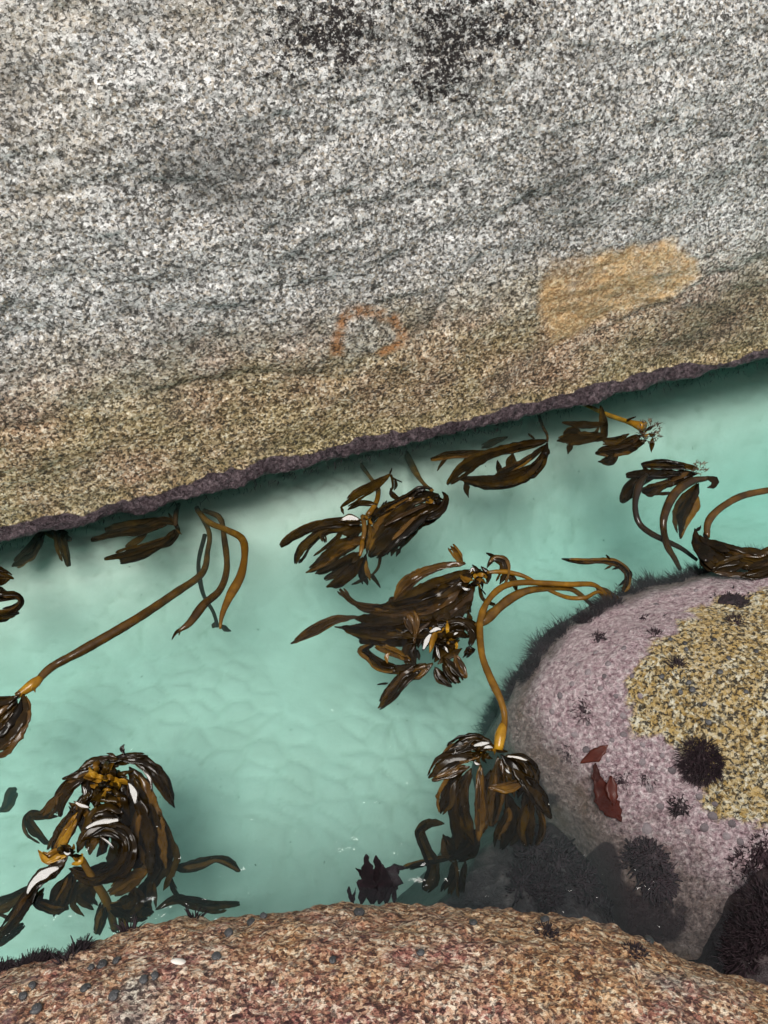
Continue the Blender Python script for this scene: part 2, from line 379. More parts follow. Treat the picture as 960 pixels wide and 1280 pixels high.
# ================================================================ THE SETTING
def sea_floor():
    n = 420
    u = np.linspace(-1, 1, n); g = np.sign(u) * (np.abs(u) * 2.2 + np.abs(u) ** 6 * 20)
    X, Y = np.meshgrid(g, g + 1.3, indexing='ij')
    P = np.stack([X, Y, X * 0], -1).reshape(-1, 3)
    # scalloped current ripples: rounded cells with a crease between them
    wx = P[:, 0] + .05 * fbm(P, 5, 3, 5); wy = (P[:, 1] + .05 * fbm(P, 5, 3, 9)) * 1.5 + .25 * P[:, 0]
    cx, cy_ = wx / .115, wy / .115; ix, iy = np.floor(cx), np.floor(cy_)
    f1 = np.full(len(cx), 9.0); f2 = np.full(len(cx), 9.0)
    for dx in (-1, 0, 1):
        for dy in (-1, 0, 1):
            gx, gy = ix + dx, iy + dy
            h1 = np.modf(np.abs(np.sin(gx * 127.1 + gy * 311.7) * 43758.5453))[0]; h2 = np.modf(np.abs(np.sin(gx * 269.5 + gy * 183.3) * 24634.6345))[0]
            q = np.sqrt((gx + h1 - cx) ** 2 + (gy + h2 - cy_) ** 2)
            f2 = np.where(q < f1, f1, np.minimum(f2, q)); f1 = np.minimum(f1, q)
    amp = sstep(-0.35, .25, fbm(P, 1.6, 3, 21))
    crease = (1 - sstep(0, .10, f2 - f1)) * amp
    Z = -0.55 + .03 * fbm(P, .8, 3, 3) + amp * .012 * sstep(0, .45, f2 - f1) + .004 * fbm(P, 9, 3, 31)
    wa, wb = at(0, 668), at(960, 442); e_ = (wb - wa).normalized(); dist = (P[:, 0] - wa.x) * e_.y - (P[:, 1] - wa.y) * e_.x
    Z = Z + .29 * sstep(.32, -.08, dist) - .12 * sstep(-.2, 1.4, P[:, 0])
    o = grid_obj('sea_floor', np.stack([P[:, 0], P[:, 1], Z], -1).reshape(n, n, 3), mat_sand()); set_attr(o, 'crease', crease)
    tag(o, 'pale rippled sand seen through the sea green water', None, None, 'structure')
sea_floor()

def water():
    n = 200
    u = np.linspace(-1, 1, n); g = np.sign(u) * (np.abs(u) * 3 + np.abs(u) ** 5 * 9)
    X, Y = np.meshgrid(g, g + 1.3, indexing='ij')
    P = np.stack([X, Y, 0 * X], -1).reshape(-1, 3)
    P[:, 2] = .003 * fbm(P, 4, 3, 77)
    verts = [tuple(p) for p in P]; idx = np.arange(n * n).reshape(n, n)
    faces = [(int(idx[i, j]), int(idx[i + 1, j]), int(idx[i + 1, j + 1]), int(idx[i, j + 1])) for i in range(n - 1) for j in range(n - 1)]
    ring = list(idx[:, 0]) + list(idx[-1, 1:]) + list(idx[-2::-1, -1]) + list(idx[0, -2:0:-1])
    base = len(verts)
    for r in ring: verts.append((verts[r][0], verts[r][1], -3.0))
    m = len(ring)
    for k in range(m):
        a, b = int(ring[k]), int(ring[(k + 1) % m])
        faces.append((b, a, base + k, base + (k + 1) % m))
    faces.append(tuple(base + k for k in range(m)))
    o = mesh_obj('water', verts, faces, mat_water())
    tag(o, 'clear sea green water filling the gully', None, None, 'structure')
water()

# ---------------------------------------------------------------- far rock face
WL, WR = at(0, 668), at(960, 442)
we = (WR - WL).normalized(); wn_ = Vector((we.y, -we.x, 0))      # along the water, and out towards the viewer
wmid = (WL + WR) / 2
def far_rock():
    ns, nt = 620, 430
    u = np.linspace(-1, 1, ns); s = np.sign(u) * (np.abs(u) * 1.75 + np.abs(u) ** 6 * 3.0)
    tt = np.concatenate([np.linspace(-1.3, -.15, 24)[:-1], np.linspace(-.15, .16, 90)[:-1], np.linspace(.16, 2.2, 295)[:-1], np.linspace(2.2, 5.5, 24)])
    S, T = np.meshgrid(s, tt, indexing='ij')
    P2 = np.stack([S, T, 0 * S], -1).reshape(-1, 3)
    # profile: arc length T up from the water -> (back, height)
    ks = np.linspace(-1.3, 5.5, 3000); dk = ks[1] - ks[0]
    ang = np.interp(ks, [-1.3, -.09, -.03, .0, .12, .5, 1.0, 1.8, 2.6, 3.6, 5.5], [148, 142, 108, 94, 84, 80, 70, 60, 50, 20, -10])
    bb = np.cumsum(np.cos(np.radians(ang))) * dk; zz = np.cumsum(np.sin(np.radians(ang))) * dk
    k0 = np.argmin(np.abs(ks)); bb -= bb[k0]; zz -= zz[k0]
    t_ = P2[:, 1]; back = np.interp(t_, ks, bb); z = np.interp(t_, ks, zz)
    s_ = P2[:, 0]
    # big swells
    P3 = np.stack([s_, back, z], -1)
    back = back + (.10 * fbm(P3, .7, 3, 40) + .026 * fbm(P3 * np.array([.6, 1, 1.2]), 4, 4, 44) + .010 * fbm(P3 * np.array([.5, 1, 1.3]), 13, 3, 47)) * sstep(-.3, .5, z)
    # purple lip at the waterline: a lumpy ridge with an undercut below
    lipz = .035 + .015 * fbm(P3 * np.array([1, 0, 0]), 2.5, 3, 50)
    lip = np.exp(-((z - lipz + .012) / .036) ** 2)
    back = back - lip * (.050 + .032 * fbm(P3, 9, 4, 52) + .014 * fbm(P3, 40, 3, 57)) + .02 * sstep(.0, -.10, z) + .015 * fbm(P3, 7, 3, 55) * sstep(.1, -.05, z)
    # crystals & pits
    Q = P3 * np.array([.85, 1, 1.0])
    rough = .0055 * fbm(Q, 38, 3, 60) + .0045 * np.abs(fbm(Q, 16, 3, 64))
    coarse = sstep(.5, 1.3, z)
    M0 = Matrix(((we.x, -wn_.x, 0, wmid.x), (we.y, -wn_.y, 0, wmid.y), (0, 0, 1, 0), (0, 0, 0, 1)))
    tmp = grid_obj('tmp', np.stack([s_, back, z], -1).reshape(ns, len(tt), 3)[::3, ::2], None); tmp.matrix_world = M0
    global WALL; WALL = bvh_of(tmp); bpy.data.objects.remove(tmp)
    oc = hit_mask(P3, s_, z)
    back = back - rough * (.55 + .7 * coarse) * (1 - .6 * oc['ochre'])
    for pts, w_, dp in (([(505, 465), (540, 420), (565, 365), (600, 330)], .016, .012), ([(690, 440), (760, 412), (830, 378), (900, 345), (958, 322)], .02, .016), ([(2, 425), (120, 402), (260, 388), (420, 352)], .03, .012),
                        ([(2, 250), (140, 225), (300, 232), (420, 180)], .02, .010), ([(640, 262), (740, 215), (860, 190), (957, 150)], .022, .012), ([(330, 300), (450, 262), (600, 250)], .02, .009), ([(100, 110), (210, 135), (330, 120)], .016, .008), ([(700, 60), (800, 85), (957, 40)], .018, .009), ([(2, 540), (160, 500), (330, 470), (470, 470)], .02, .009)):
        q = [wall_sz(*p) for p in pts]; dd = np.full(len(s_), 9.0)
        xs_ = s_ + .03 * fbm(P3, 6, 3, 87); zs_ = z + .03 * fbm(P3, 6, 3, 89)
        for (ax, ay), (bx, by) in zip(q[:-1], q[1:]):
            L_ = (bx - ax) ** 2 + (by - ay) ** 2; tq = np.clip(((xs_ - ax) * (bx - ax) + (zs_ - ay) * (by - ay)) / L_, 0, 1)
            dd = np.minimum(dd, np.hypot(xs_ - ax - tq * (bx - ax), zs_ - ay - tq * (by - ay)))
        back = back + dp * np.exp(-(dd / w_) ** 2) * (.6 + .6 * fbm(P3, 8, 2, 91))
    # the ochre scar is a shallow flake lost from the face
    back = back + .007 * sstep(.2, .8, oc['ochre']) - .014 * oc['chip'] * (.6 + .4 * np.sin(z * 160))
    V = np.array(wmid)[None, :] + s_[:, None] * np.array(we)[None, :] - back[:, None] * np.array(wn_)[None, :]
    V[:, 2] = z
    # store in local coordinates (x along the water)
    loc = np.stack([s_, back, z], -1)
    o = grid_obj('rock_face', loc.reshape(ns, len(tt), 3), mat_far())
    o.matrix_world = Matrix(((we.x, -wn_.x, 0, wmid.x), (we.y, -wn_.y, 0, wmid.y), (0, 0, 1, 0), (0, 0, 0, 1)))
    low = fbm(P3 * np.array([.5, 1, 1]), 2.2, 4, 70)
    slope_line = .58 + .07 * low - .04 * s_
    set_attr(o, 'tide', 1 - sstep(slope_line - .34, slope_line + .16, z))
    set_attr(o, 'olive', (1 - sstep(.07, .17, z + .03 * low)) * .55)
    set_attr(o, 'pink', 1 - sstep(.030, .058, z + .035 * fbm(P3 * np.array([1, 0, 1]), 7, 4, 72) - .012))
    for k in ('ochre', 'rust', 'lichen', 'dirt', 'warm', 'pale', 'chip'): set_attr(o, k, oc[k])
    tag(o, 'huge sloping grey granite rock face with brown tide zone across the gully', 'rock')
    return o

def wall_sz(px, py):                                   # where a photo point lies on the rock face: (along, height)
    p = WALL.ray_cast(CAM, ray(px, py).normalized())[0]
    return (p - wmid).dot(we), p.z
def hit_mask(P3, s_, z):
    def blob(pts, soft):                               # soft mask of a polygon given by photo points
        poly = np.array([wall_sz(*p) for p in pts])
        return sstep(-soft, soft, poly_sd(s_, z, poly))
    def blobn(pts, soft):
        poly = np.array([wall_sz(*p) for p in pts])
        return sstep(-soft, soft, poly_sd(s_ + .03 * fbm(P3, 9, 4, 81), z + .03 * fbm(P3, 9, 4, 86), poly))
    m = {}
    m['warm'] = blob([(2, 2), (330, 2), (120, 120), (60, 260), (2, 300)], .15)
    m['ochre'] = blobn([(672, 350), (690, 335), (730, 322), (790, 306), (845, 306), (876, 325), (874, 348), (820, 380), (760, 398), (715, 425), (690, 432), (676, 400)], .05)
    ring = poly_sd(s_, z, np.array([wall_sz(*p) for p in [(432, 400), (452, 392), (490, 402), (500, 425), (470, 440), (430, 456), (425, 430)]]))
    m['rust'] = np.exp(-((ring + .012) / .026) ** 2) * .95 * sstep(-.5, .3, fbm(P3, 9, 3, 80) + 2.2 * (z - wall_sz(465, 428)[1]))
    m['pale'] = sstep(-.01, .03, ring)
    l1 = blob([(350, 1), (480, 1), (478, 50), (430, 90), (350, 70)], .15)
    l2 = blob([(515, 1), (670, 1), (650, 55), (600, 85), (570, 130), (510, 110), (520, 40)], .16)
    m['lichen'] = np.maximum(l1, l2) * 1.02
    d = np.zeros_like(z)
    for pts, k in (([(190, 180), (330, 150), (370, 240), (300, 280), (220, 250)], .55), ([(0, 60), (40, 80), (30, 160), (0, 170)], .5),
                   ([(885, 140), (905, 140), (900, 230), (882, 230)], .6), ([(722, 66), (765, 60), (765, 84), (726, 86)], .75), ([(690, 190), (780, 180), (730, 250), (640, 270)], .45),
                   ([(820, 380), (960, 320), (960, 430), (700, 440)], .35), ([(540, 370), (560, 360), (530, 440), (500, 460)], .35)):
        d = np.maximum(d, blob(pts, .05) * k)
    m['dirt'] = d
    m['chip'] = np.maximum(blobn([(152, 92), (172, 84), (196, 78), (203, 90), (184, 102), (160, 107)], .012), .8 * blobn([(122, 286), (146, 282), (150, 296), (128, 300)], .012))
    return m
def poly_sd(x, y, poly):
    """signed distance to a polygon, positive inside"""
    x = np.asarray(x); y = np.asarray(y); best = np.full(x.shape, 1e9); inside = np.zeros(x.shape, bool)
    n = len(poly)
    for k in range(n):
        ax, ay = poly[k]; bx, by = poly[(k + 1) % n]
        ex, ey = bx - ax, by - ay; L = ex * ex + ey * ey + 1e-12
        t = np.clip(((x - ax) * ex + (y - ay) * ey) / L, 0, 1)
        best = np.minimum(best, (x - ax - t * ex) ** 2 + (y - ay - t * ey) ** 2)
        c = ((ay > y) != (by > y)) & (x < (bx - ax) * (y - ay) / (by - ay + 1e-12) + ax)
        inside ^= c
    d = np.sqrt(best); return np.where(inside, d, -d)
far = far_rock()

# ---------------------------------------------------------------- near boulder under the viewer
def near_rock():
    ez = .79
    edge = [(-260, 1330), (-100, 1235), (0, 1194), (60, 1178), (130, 1158), (200, 1146), (300, 1134), (430, 1123), (540, 1122), (640, 1126), (700, 1133), (780, 1152), (860, 1184), (960, 1217), (1080, 1275), (1250, 1400)]
    E = [at(p[0], p[1], ez) for p in edge]
    ex = np.array([e.x for e in E]); ey = np.array([e.y for e in E])
    xs = np.concatenate([np.linspace(-2.2, -.85, 40)[:-1], np.linspace(-.85, .85, 560), np.linspace(.85, 2.2, 40)[1:]])
    eyx = np.interp(xs, ex, ey, left=-.6, right=-.6)
    ker = np.hanning(41); ker /= ker.sum(); eyx = np.convolve(np.pad(eyx, 20, 'edge'), ker, 'valid')
    r = .26
    a = np.linspace(0, R(97), 90)
    prof = [(-1.6 + 1.1 * k / 10, .03 - .06 * k / 10) for k in range(10)]
    prof += [(-.5 + (.5 - r) * k / 110, -.03 + .03 * k / 110 * 0) for k in range(110)]
    prof += [(-r + r * math.sin(q), -.03 - r + r * math.cos(q)) for q in a]
    prof += [(-.03 * k / 20 - .01, -.03 - r * 1.12 - 1.6 * k / 20) for k in range(1, 21)]
    prof = np.array(prof); nt = len(prof)
    V = np.zeros((len(xs), nt, 3))
    V[:, :, 0] = xs[:, None]; V[:, :, 1] = eyx[:, None] + prof[None, :, 0]; V[:, :, 2] = .975 + prof[None, :, 1]
    P = V.reshape(-1, 3)
    dsp = .018 * fbm(P, 3.2, 3, 90) + .010 * fbm(P, 11, 3, 93) + .0085 * fbm(P, 45, 3, 96)
    du = np.gradient(V, axis=0); dv = np.gradient(V, axis=1); N = np.cross(du, dv); N /= np.linalg.norm(N, axis=-1, keepdims=True) + 1e-9
    P = P + N.reshape(-1, 3) * dsp[:, None]
    o = grid_obj('foreground_boulder', P.reshape(len(xs), nt, 3), mat_near())
    back = np.tile(prof[:, 0], len(xs))
    set_attr(o, 'rim', sstep(-.22, -.03, back))
    fl = at(0, 1250, .95)
    pk = sstep(.75, .55, P[:, 2]) + np.exp(-(((P[:, 0] - fl.x) / .05) ** 2 + ((P[:, 1] - fl.y) / .09) ** 2)) * .5
    set_attr(o, 'pink', np.clip(pk, 0, 1))
    tag(o, 'rounded orange and maroon granite boulder with small snails in the foreground', 'boulder')
    return o
near = near_rock()

# ---------------------------------------------------------------- half-drowned boulders, as height fields around their waterlines
def mound(name, wl, box, step, hin, rin, hout, mat, seed, top=0.0, rough=1.0):
    poly = np.array([[p.x, p.y] for p in (at(q[0], q[1], top) for q in wl)])
    xs = np.arange(box[0], box[1], step); ys = np.arange(box[2], box[3], step)
    X, Y = np.meshgrid(xs, ys, indexing='ij'); x = X.ravel(); y = Y.ravel()
    P = np.stack([x, y, 0 * x], -1)
    d = poly_sd(x + .02 * fbm(P, 6, 3, seed), y + .02 * fbm(P, 6, 3, seed + 5), poly)
    h = np.where(d > 0, hin * (1 - np.exp(-np.clip(d, 0, 9) / rin)), 0)
    out = np.clip(-d, 0, 9)
    h = h - (hout(out, x, y) if hout.__code__.co_argcount == 3 else hout(out))
    h = h + rough * (.030 * fbm(P, 4.5, 3, seed + 9) + .010 * fbm(P, 14, 3, seed + 13) + .0055 * fbm(P, 48, 3, seed + 17)) + top
    V = np.stack([x, y, np.maximum(h, -1.15)], -1)
    o = grid_obj(name, V.reshape(len(xs), len(ys), 3), mat)
    return o, x, y, h, d

wl_pink = [(878, 724), (820, 738), (770, 762), (722, 792), (690, 830), (676, 872), (690, 915), (728, 955), (780, 990), (835, 1020), (885, 1051), (935, 1078), (1000, 1090), (1150, 1060), (1220, 900), (1120, 720), (960, 700)]
SH = at(735, 975)
pink, x, y, h, d = mound('pink_boulder', wl_pink, (-.30, 2.1, .38, 2.15), .0062, .30, .30,
                         lambda o_, x_, y_: (lambda g: g * np.where(o_ < .30, .42 * o_, .126 + (o_ - .30) * 2.5) + (1 - g) * np.where(o_ < .09, 1.2 * o_, .108 + (o_ - .09) * 7))(
                             sstep(SH.y + .10, SH.y - .08, y_ - .25 * (x_ - SH.x)) * sstep(SH.x - .12, SH.x + .08, x_)), mat_pink(), 120)
zc = .16
gpoly = np.array([[p.x, p.y] for p in (at(q[0], q[1], zc) for q in [(905, 745), (850, 770), (806, 805), (792, 850), (806, 905), (850, 930), (888, 962), (905, 1003), (960, 1022), (1100, 1040), (1200, 900), (1100, 720), (985, 715)])])
gd = poly_sd(x, y, gpoly)
set_attr(pink, 'gold', sstep(-.06, .06, gd + .05 * fbm(np.stack([x, y, 0 * x], -1), 9, 4, 133))); set_attr(pink, 'sub', sstep(.06, -.10, h))
PP = np.stack([x, y, 0 * x], -1)
set_attr(pink, 'weed', sstep(.02, .10, -h) * sstep(-.1, .35, fbm(PP, 5, 3, 140)) + sstep(-.16, -.36, h) * .6)
tag(pink, 'boulder crusted with pink algae and a golden granite crown, half in water', 'boulder')

mdark = mat_dark_rock()
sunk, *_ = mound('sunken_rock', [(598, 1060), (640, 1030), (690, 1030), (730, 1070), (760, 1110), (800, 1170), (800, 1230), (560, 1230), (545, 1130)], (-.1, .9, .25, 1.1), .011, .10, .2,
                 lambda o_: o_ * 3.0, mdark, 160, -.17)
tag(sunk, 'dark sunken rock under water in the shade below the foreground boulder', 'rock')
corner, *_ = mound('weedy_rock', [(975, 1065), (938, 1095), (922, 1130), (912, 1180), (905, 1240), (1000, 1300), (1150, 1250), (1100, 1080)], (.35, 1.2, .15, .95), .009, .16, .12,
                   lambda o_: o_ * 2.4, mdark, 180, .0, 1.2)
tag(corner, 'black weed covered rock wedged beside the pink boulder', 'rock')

BV = {'far': bvh_of(far), 'near': bvh_of(near), 'pink': bvh_of(pink), 'sunk': bvh_of(sunk), 'corner': bvh_of(corner)}
def hit(px, py, *names):
    d_ = ray(px, py).normalized(); best = None
    for n in names or BV:
        r_ = BV[n].ray_cast(CAM, d_)
        if r_[0] is not None and (best is None or r_[3] < best[2]): best = (r_[0], r_[1], r_[3])
    if best is None:                                     # just past the rim: come back onto the rock
        return hit(px, py + 2.5, *names) if names and py < 1290 else (at(px, py, 0), Vector((0, 0, 1)))
    nn = best[1]
    if nn.dot(d_) > 0: nn = -nn
    return best[0], nn

# ================================================================ KELP
def catmull(P, n):
    P = np.asarray(P, float)
    if len(P) == 2: P = np.array([P[0], (P[0] + P[1]) / 2, P[1]])
    Q = np.vstack([2 * P[0] - P[1], P, 2 * P[-1] - P[-2]])
    L = np.concatenate([[0], np.cumsum(np.linalg.norm(np.diff(P[:, :2], axis=0), axis=1) + 1e-6)]); L /= L[-1]
    out = []
    for u in np.linspace(0, 1, n):
        k = min(max(int(np.searchsorted(L, u, side='right')) - 1, 0), len(P) - 2)
        t = (u - L[k]) / (L[k + 1] - L[k]); p0, p1, p2, p3 = Q[k], Q[k + 1], Q[k + 2], Q[k + 3]
        out.append(.5 * (2 * p1 + (p2 - p0) * t + (2 * p0 - 5 * p1 + 4 * p2 - p3) * t * t + (3 * p1 - p0 - 3 * p2 + p3) * t ** 3))
    return np.array(out)
def zlist(z, n):
    z = np.atleast_1d(np.asarray(z, float)); return np.interp(np.linspace(0, 1, n), np.linspace(0, 1, len(z)), z)

def blade(parent, pts, w, z=(0, -.03), mat=None, tilt=None, ser=.16, camber=None, name='blade', wob=1.0, plane=None):
    """a flat frond: centre line through photo points laid on the water at depth z, widths in photo pixels"""
    n0 = len(pts); w = list(w)
    if len(w) == 1: w = w * n0
    C = np.column_stack([np.array(pts, float), zlist(z, n0), np.interp(np.linspace(0, 1, n0), np.linspace(0, 1, len(w)), w)])
    length = np.sum(np.linalg.norm(np.diff(C[:, :2], axis=0), axis=1))
    n = int(np.clip(length / 3.5, 10, 46))
    S = catmull(C, n); S[:, 3] = np.clip(S[:, 3] * 1.12, 1.2, None)
    T = np.gradient(S[:, :2], axis=0); T /= np.linalg.norm(T, axis=1, keepdims=True) + 1e-9
    Nn = np.stack([-T[:, 1], T[:, 0]], -1)
    sd_ = rng.random() * 100
    along = np.linspace(0, length, n)
    for dist in (along, along[::-1]):                       # ends come to a blunt point
        q_ = np.clip(dist / (1.3 * S[:, 3] + .1), 0, 1); S[:, 3] = np.maximum(S[:, 3] * np.clip(q_ ** .7, .10, 1), 1.0)
    tl = rng.uniform(-.20, .20) if tilt is None else tilt
    cm = rng.uniform(-.05, .12) if camber is None else camber
    u = np.arange(n) * length / n / 9.0
    zero = np.zeros(n)
    def nz(f_, k_): return noise3(np.stack([u * f_, zero + sd_, zero + k_], -1))
    fray = 1 + 1.2 * np.linspace(0, 1, n) ** 3
    eL = 1 + ser * fray * (nz(1.1, 0) + .8 * nz(3.1, 3) + .7 * np.abs(nz(6.3, 5)))
    eR = 1 + ser * fray * (nz(1.1, 7) + .8 * nz(3.1, 11) + .7 * np.abs(nz(6.3, 15)))
    tw = wob * .28 * nz(.35, 20)
    offs = (-1, -.55, 0, .55, 1); top = []; bot = []
    ruf = {o: .004 * noise3(np.stack([u * .8, zero + o * 1.2 + sd_, zero + 5], -1)) for o in offs}
    edg = {o: .10 * noise3(np.stack([u * 1.7, zero + o * 9 + sd_, zero + 1], -1)) for o in (-1, 1)}
    zj = rng.uniform(-.005, .005)
    mid_ = at(S[n // 2, 0], S[n // 2, 1], S[n // 2, 2])
    for i in range(n):
        pxm = math.sqrt(at(S[i, 0], S[i, 1], S[i, 2]).y ** 2 + 2.2 ** 2) / FOCAL
        wm = S[i, 3] * pxm
        th = .0016 if wm > .012 else .0011
        for o in offs:
            e = eL[i] if o < 0 else eR[i]
            q = S[i, :2] + Nn[i] * S[i, 3] * .5 * o * e
            if plane is not None:
                d_ = ray(q[0], q[1]); p = CAM + d_ * ((mid_ - CAM).dot(plane) / d_.dot(plane)) + plane * (.0008 * ruf[o][i] / .004 - .02 * wm * o * o)
            else:
                zz = S[i, 2] + zj + wm * .5 * o * (tl + tw[i]) + cm * wm * (1 - o * o) * .6 + ruf[o][i]
                if abs(o) == 1: zz += wm * edg[o][i]
                p = at(q[0], q[1], zz)
            top.append(p); bot.append(p - Vector((0, 0, 2 * th)))
    k = len(offs); V = top + bot; B = len(top); F = []
    for i in range(n - 1):
        for j in range(k - 1):
            a_ = i * k + j
            F.append((a_, a_ + k, a_ + k + 1, a_ + 1)); F.append((B + a_, B + a_ + 1, B + a_ + k + 1, B + a_ + k))
        a_ = i * k; F.append((a_, B + a_, B + a_ + k, a_ + k)); a_ = i * k + k - 1; F.append((a_, a_ + k, B + a_ + k, B + a_))
    for j in range(k - 1):
        F.append((j, j + 1, B + j + 1, B + j)); a_ = (n - 1) * k + j; F.append((a_, B + a_, B + a_ + 1, a_ + 1))
    return mesh_obj(name, V, F, mat or M_BLADE, parent)

def stipe(parent, pts, w, z, mat=None, name='stipe', sides=14):
    n0 = len(pts); 
    C = np.column_stack([np.array(pts, float), zlist(z, n0), np.interp(np.linspace(0, 1, n0), np.linspace(0, 1, len(w)), w)])
    length = np.sum(np.linalg.norm(np.diff(C[:, :2], axis=0), axis=1))
    n = int(np.clip(length / 4, 8, 90)); S = catmull(C, n)
    c = [at(q[0], q[1], q[2]) for q in S]
    sd_ = rng.random() * 50; V = []; F = []
    for i in range(n):
        tg = (c[min(i + 1, n - 1)] - c[max(i - 1, 0)]).normalized()
        a_ = tg.cross(Vector((0, 0, 1))).normalized(); b_ = tg.cross(a_)
        pxm = (c[i] - CAM).length / FOCAL; r_ = max(S[i, 3], 1.0) * pxm * .43
        r_ *= 1 + .10 * noise3(np.array([[i * .22, sd_, 0.0]]))[0] + .05 * noise3(np.array([[i * .8, sd_, 4.0]]))[0]
        for k in range(sides):
            f = 2 * math.pi * k / sides
            V.append(c[i] + a_ * (math.cos(f) * r_) + b_ * (math.sin(f) * r_ * .92))
    for i in range(n - 1):
        for k in range(sides):
            k2 = (k + 1) % sides
            F.append((i * sides + k, i * sides + k2, (i + 1) * sides + k2, (i + 1) * sides + k))
    F.append(tuple(range(sides))[::-1]); F.append(tuple((n - 1) * sides + k for k in range(sides)))
    return mesh_obj(name, V, F, mat or M_STIPE, parent)

def curls(parent, px, py, n, rad, w=(5, 11), lift=.035, gold=.3, aim=None, spread=180):
    """short curled young fronds round the growing tip of a kelp"""
    for k in range(n):
        a_ = rng.uniform(0, 360) if aim is None else aim + rng.uniform(-spread, spread)
        a_ = R(a_); L = rad * rng.uniform(.45, 1.1); bend = rng.uniform(-1.1, 1.1)
        x0, y0 = px + rng.uniform(-.3, .3) * rad, py + rng.uniform(-.3, .3) * rad * .8
        x1, y1 = x0 + math.cos(a_) * L * .55, y0 + math.sin(a_) * L * .45
        x2, y2 = x1 + math.cos(a_ + bend) * L * .5, y1 + math.sin(a_ + bend) * L * .45
        ww = rng.uniform(*w)
        blade(parent, [(x0, y0), (x1, y1), (x2, y2)], (ww * .6, ww, ww * .25), (.012, lift * rng.uniform(.3, 1), rng.uniform(-.01, .015)),
              M_GOLD if rng.random() < gold else M_BLADE, tilt=rng.uniform(-1.1, 1.1), camber=rng.uniform(-.5, .6))

def frayed(parent, px, py, n, rad, z=.02, seed=0):
    """crust of tiny frayed stubs on a kelp head"""
    V = []; F = []
    for k in range(n):
        a_ = rng.uniform(0, 2 * math.pi); q = rad * math.sqrt(rng.random())
        c = at(px + q * math.cos(a_), py + q * math.sin(a_), z * rng.uniform(.2, 1))
        dr = Vector((math.cos(a_) * .7 + rng.uniform(-.6, .6), -math.sin(a_) * .7 + rng.uniform(-.6, .6), rng.uniform(.1, 1.0))).normalized()
        L = rng.uniform(.006, .019); wd = rng.uniform(.0013, .0030)
        sx = dr.cross(Vector((0, 0, 1)) if abs(dr.z) < .9 else Vector((1, 0, 0))).normalized(); sy = dr.cross(sx)
        b = len(V); mid = c + dr * L * .6 + sx * rng.uniform(-.004, .004)
        for pt, r_ in ((c, wd), (mid, wd * .9), (c + dr * L + sy * rng.uniform(-.006, .006), wd * .25)):
            for f in range(3): V.append(pt + sx * math.cos(f * 2.094) * r_ + sy * math.sin(f * 2.094) * r_)
        for lv in (0, 3):
            for f in range(3):
                g = (f + 1) % 3; F.append((b + lv + f, b + lv + g, b + lv + 3 + g, b + lv + 3 + f))
        F.append((b + 6, b + 7, b + 8))
    o = mesh_obj('frayed_tip', V, F, M_BARK, parent); o['kind'] = 'stuff'
    return o

def glint(parent, pts, w, z=.03):
    """a wet frond lying at the slope that mirrors the bright sky round the sun"""
    m_ = at(*pts[len(pts) // 2], z); hv = ((CAM - m_).normalized() + sdir).normalized()
    blade(parent, pts, w, (z,), M_WET, ser=.10, plane=hv)

def cv(s, ox, oy):
    return lambda pts: [(ox + p[0] / s, oy + p[1] / s) for p in pts]
def plant(name, px, py, label, z=-.05, group='kelp plants floating in the gully'):
    e_ = empty(name, at(px, py, z)); tag(e_, label, 'kelp', group); return e_
def many(pl, f, s, rows, zk=1.0):
    for r_ in rows:
        pts, w = r_[0], r_[1]; z = tuple(q if q > -.17 and q > 0 else q * zk for q in (r_[2] if len(r_) > 2 else (.004, -.03))); mt = r_[3] if len(r_) > 3 else None
        P_ = np.array(f(pts), float); W_ = [q / s for q in w]
        Ln = np.sum(np.linalg.norm(np.diff(P_, axis=0), axis=1)); wm_ = max(W_)
        split = wm_ > 8 and Ln > 22
        blade(pl, P_, [q * (.66 if split else .95) for q in W_], z, mt)
        if split:                           # a broad frond is split into straps lying side by side
            for sd2 in ((-1, -.45, .45, 1) if wm_ > 13 else (-1, 1)):
                m2 = len(P_); tt_ = np.linspace(rng.uniform(0, .25), rng.uniform(.82, 1.12), 6)
                idx_ = np.linspace(0, 1, m2)
                cx_ = np.interp(tt_, idx_, P_[:, 0]); cy_ = np.interp(tt_, idx_, P_[:, 1])
                tg_ = np.gradient(np.stack([cx_, cy_], -1), axis=0); tg_ /= np.linalg.norm(tg_, axis=1, keepdims=True) + 1e-9
                ww_ = np.interp(tt_, idx_, np.interp(idx_, np.linspace(0, 1, len(W_)), W_))
                k1 = sd2 * np.linspace(rng.uniform(.1, .3), rng.uniform(.40, .80), 6) * ww_
                q2 = np.stack([cx_ - tg_[:, 1] * k1, cy_ + tg_[:, 0] * k1], -1)
                zb = np.atleast_1d(np.asarray(z, float)) + rng.uniform(-.006, .008)
                blade(pl, q2, list(np.maximum(ww_ * rng.uniform(.20, .36), 2.2)), zb, mt if mt or rng.random() > .18 else M_STIPE, ser=.24)

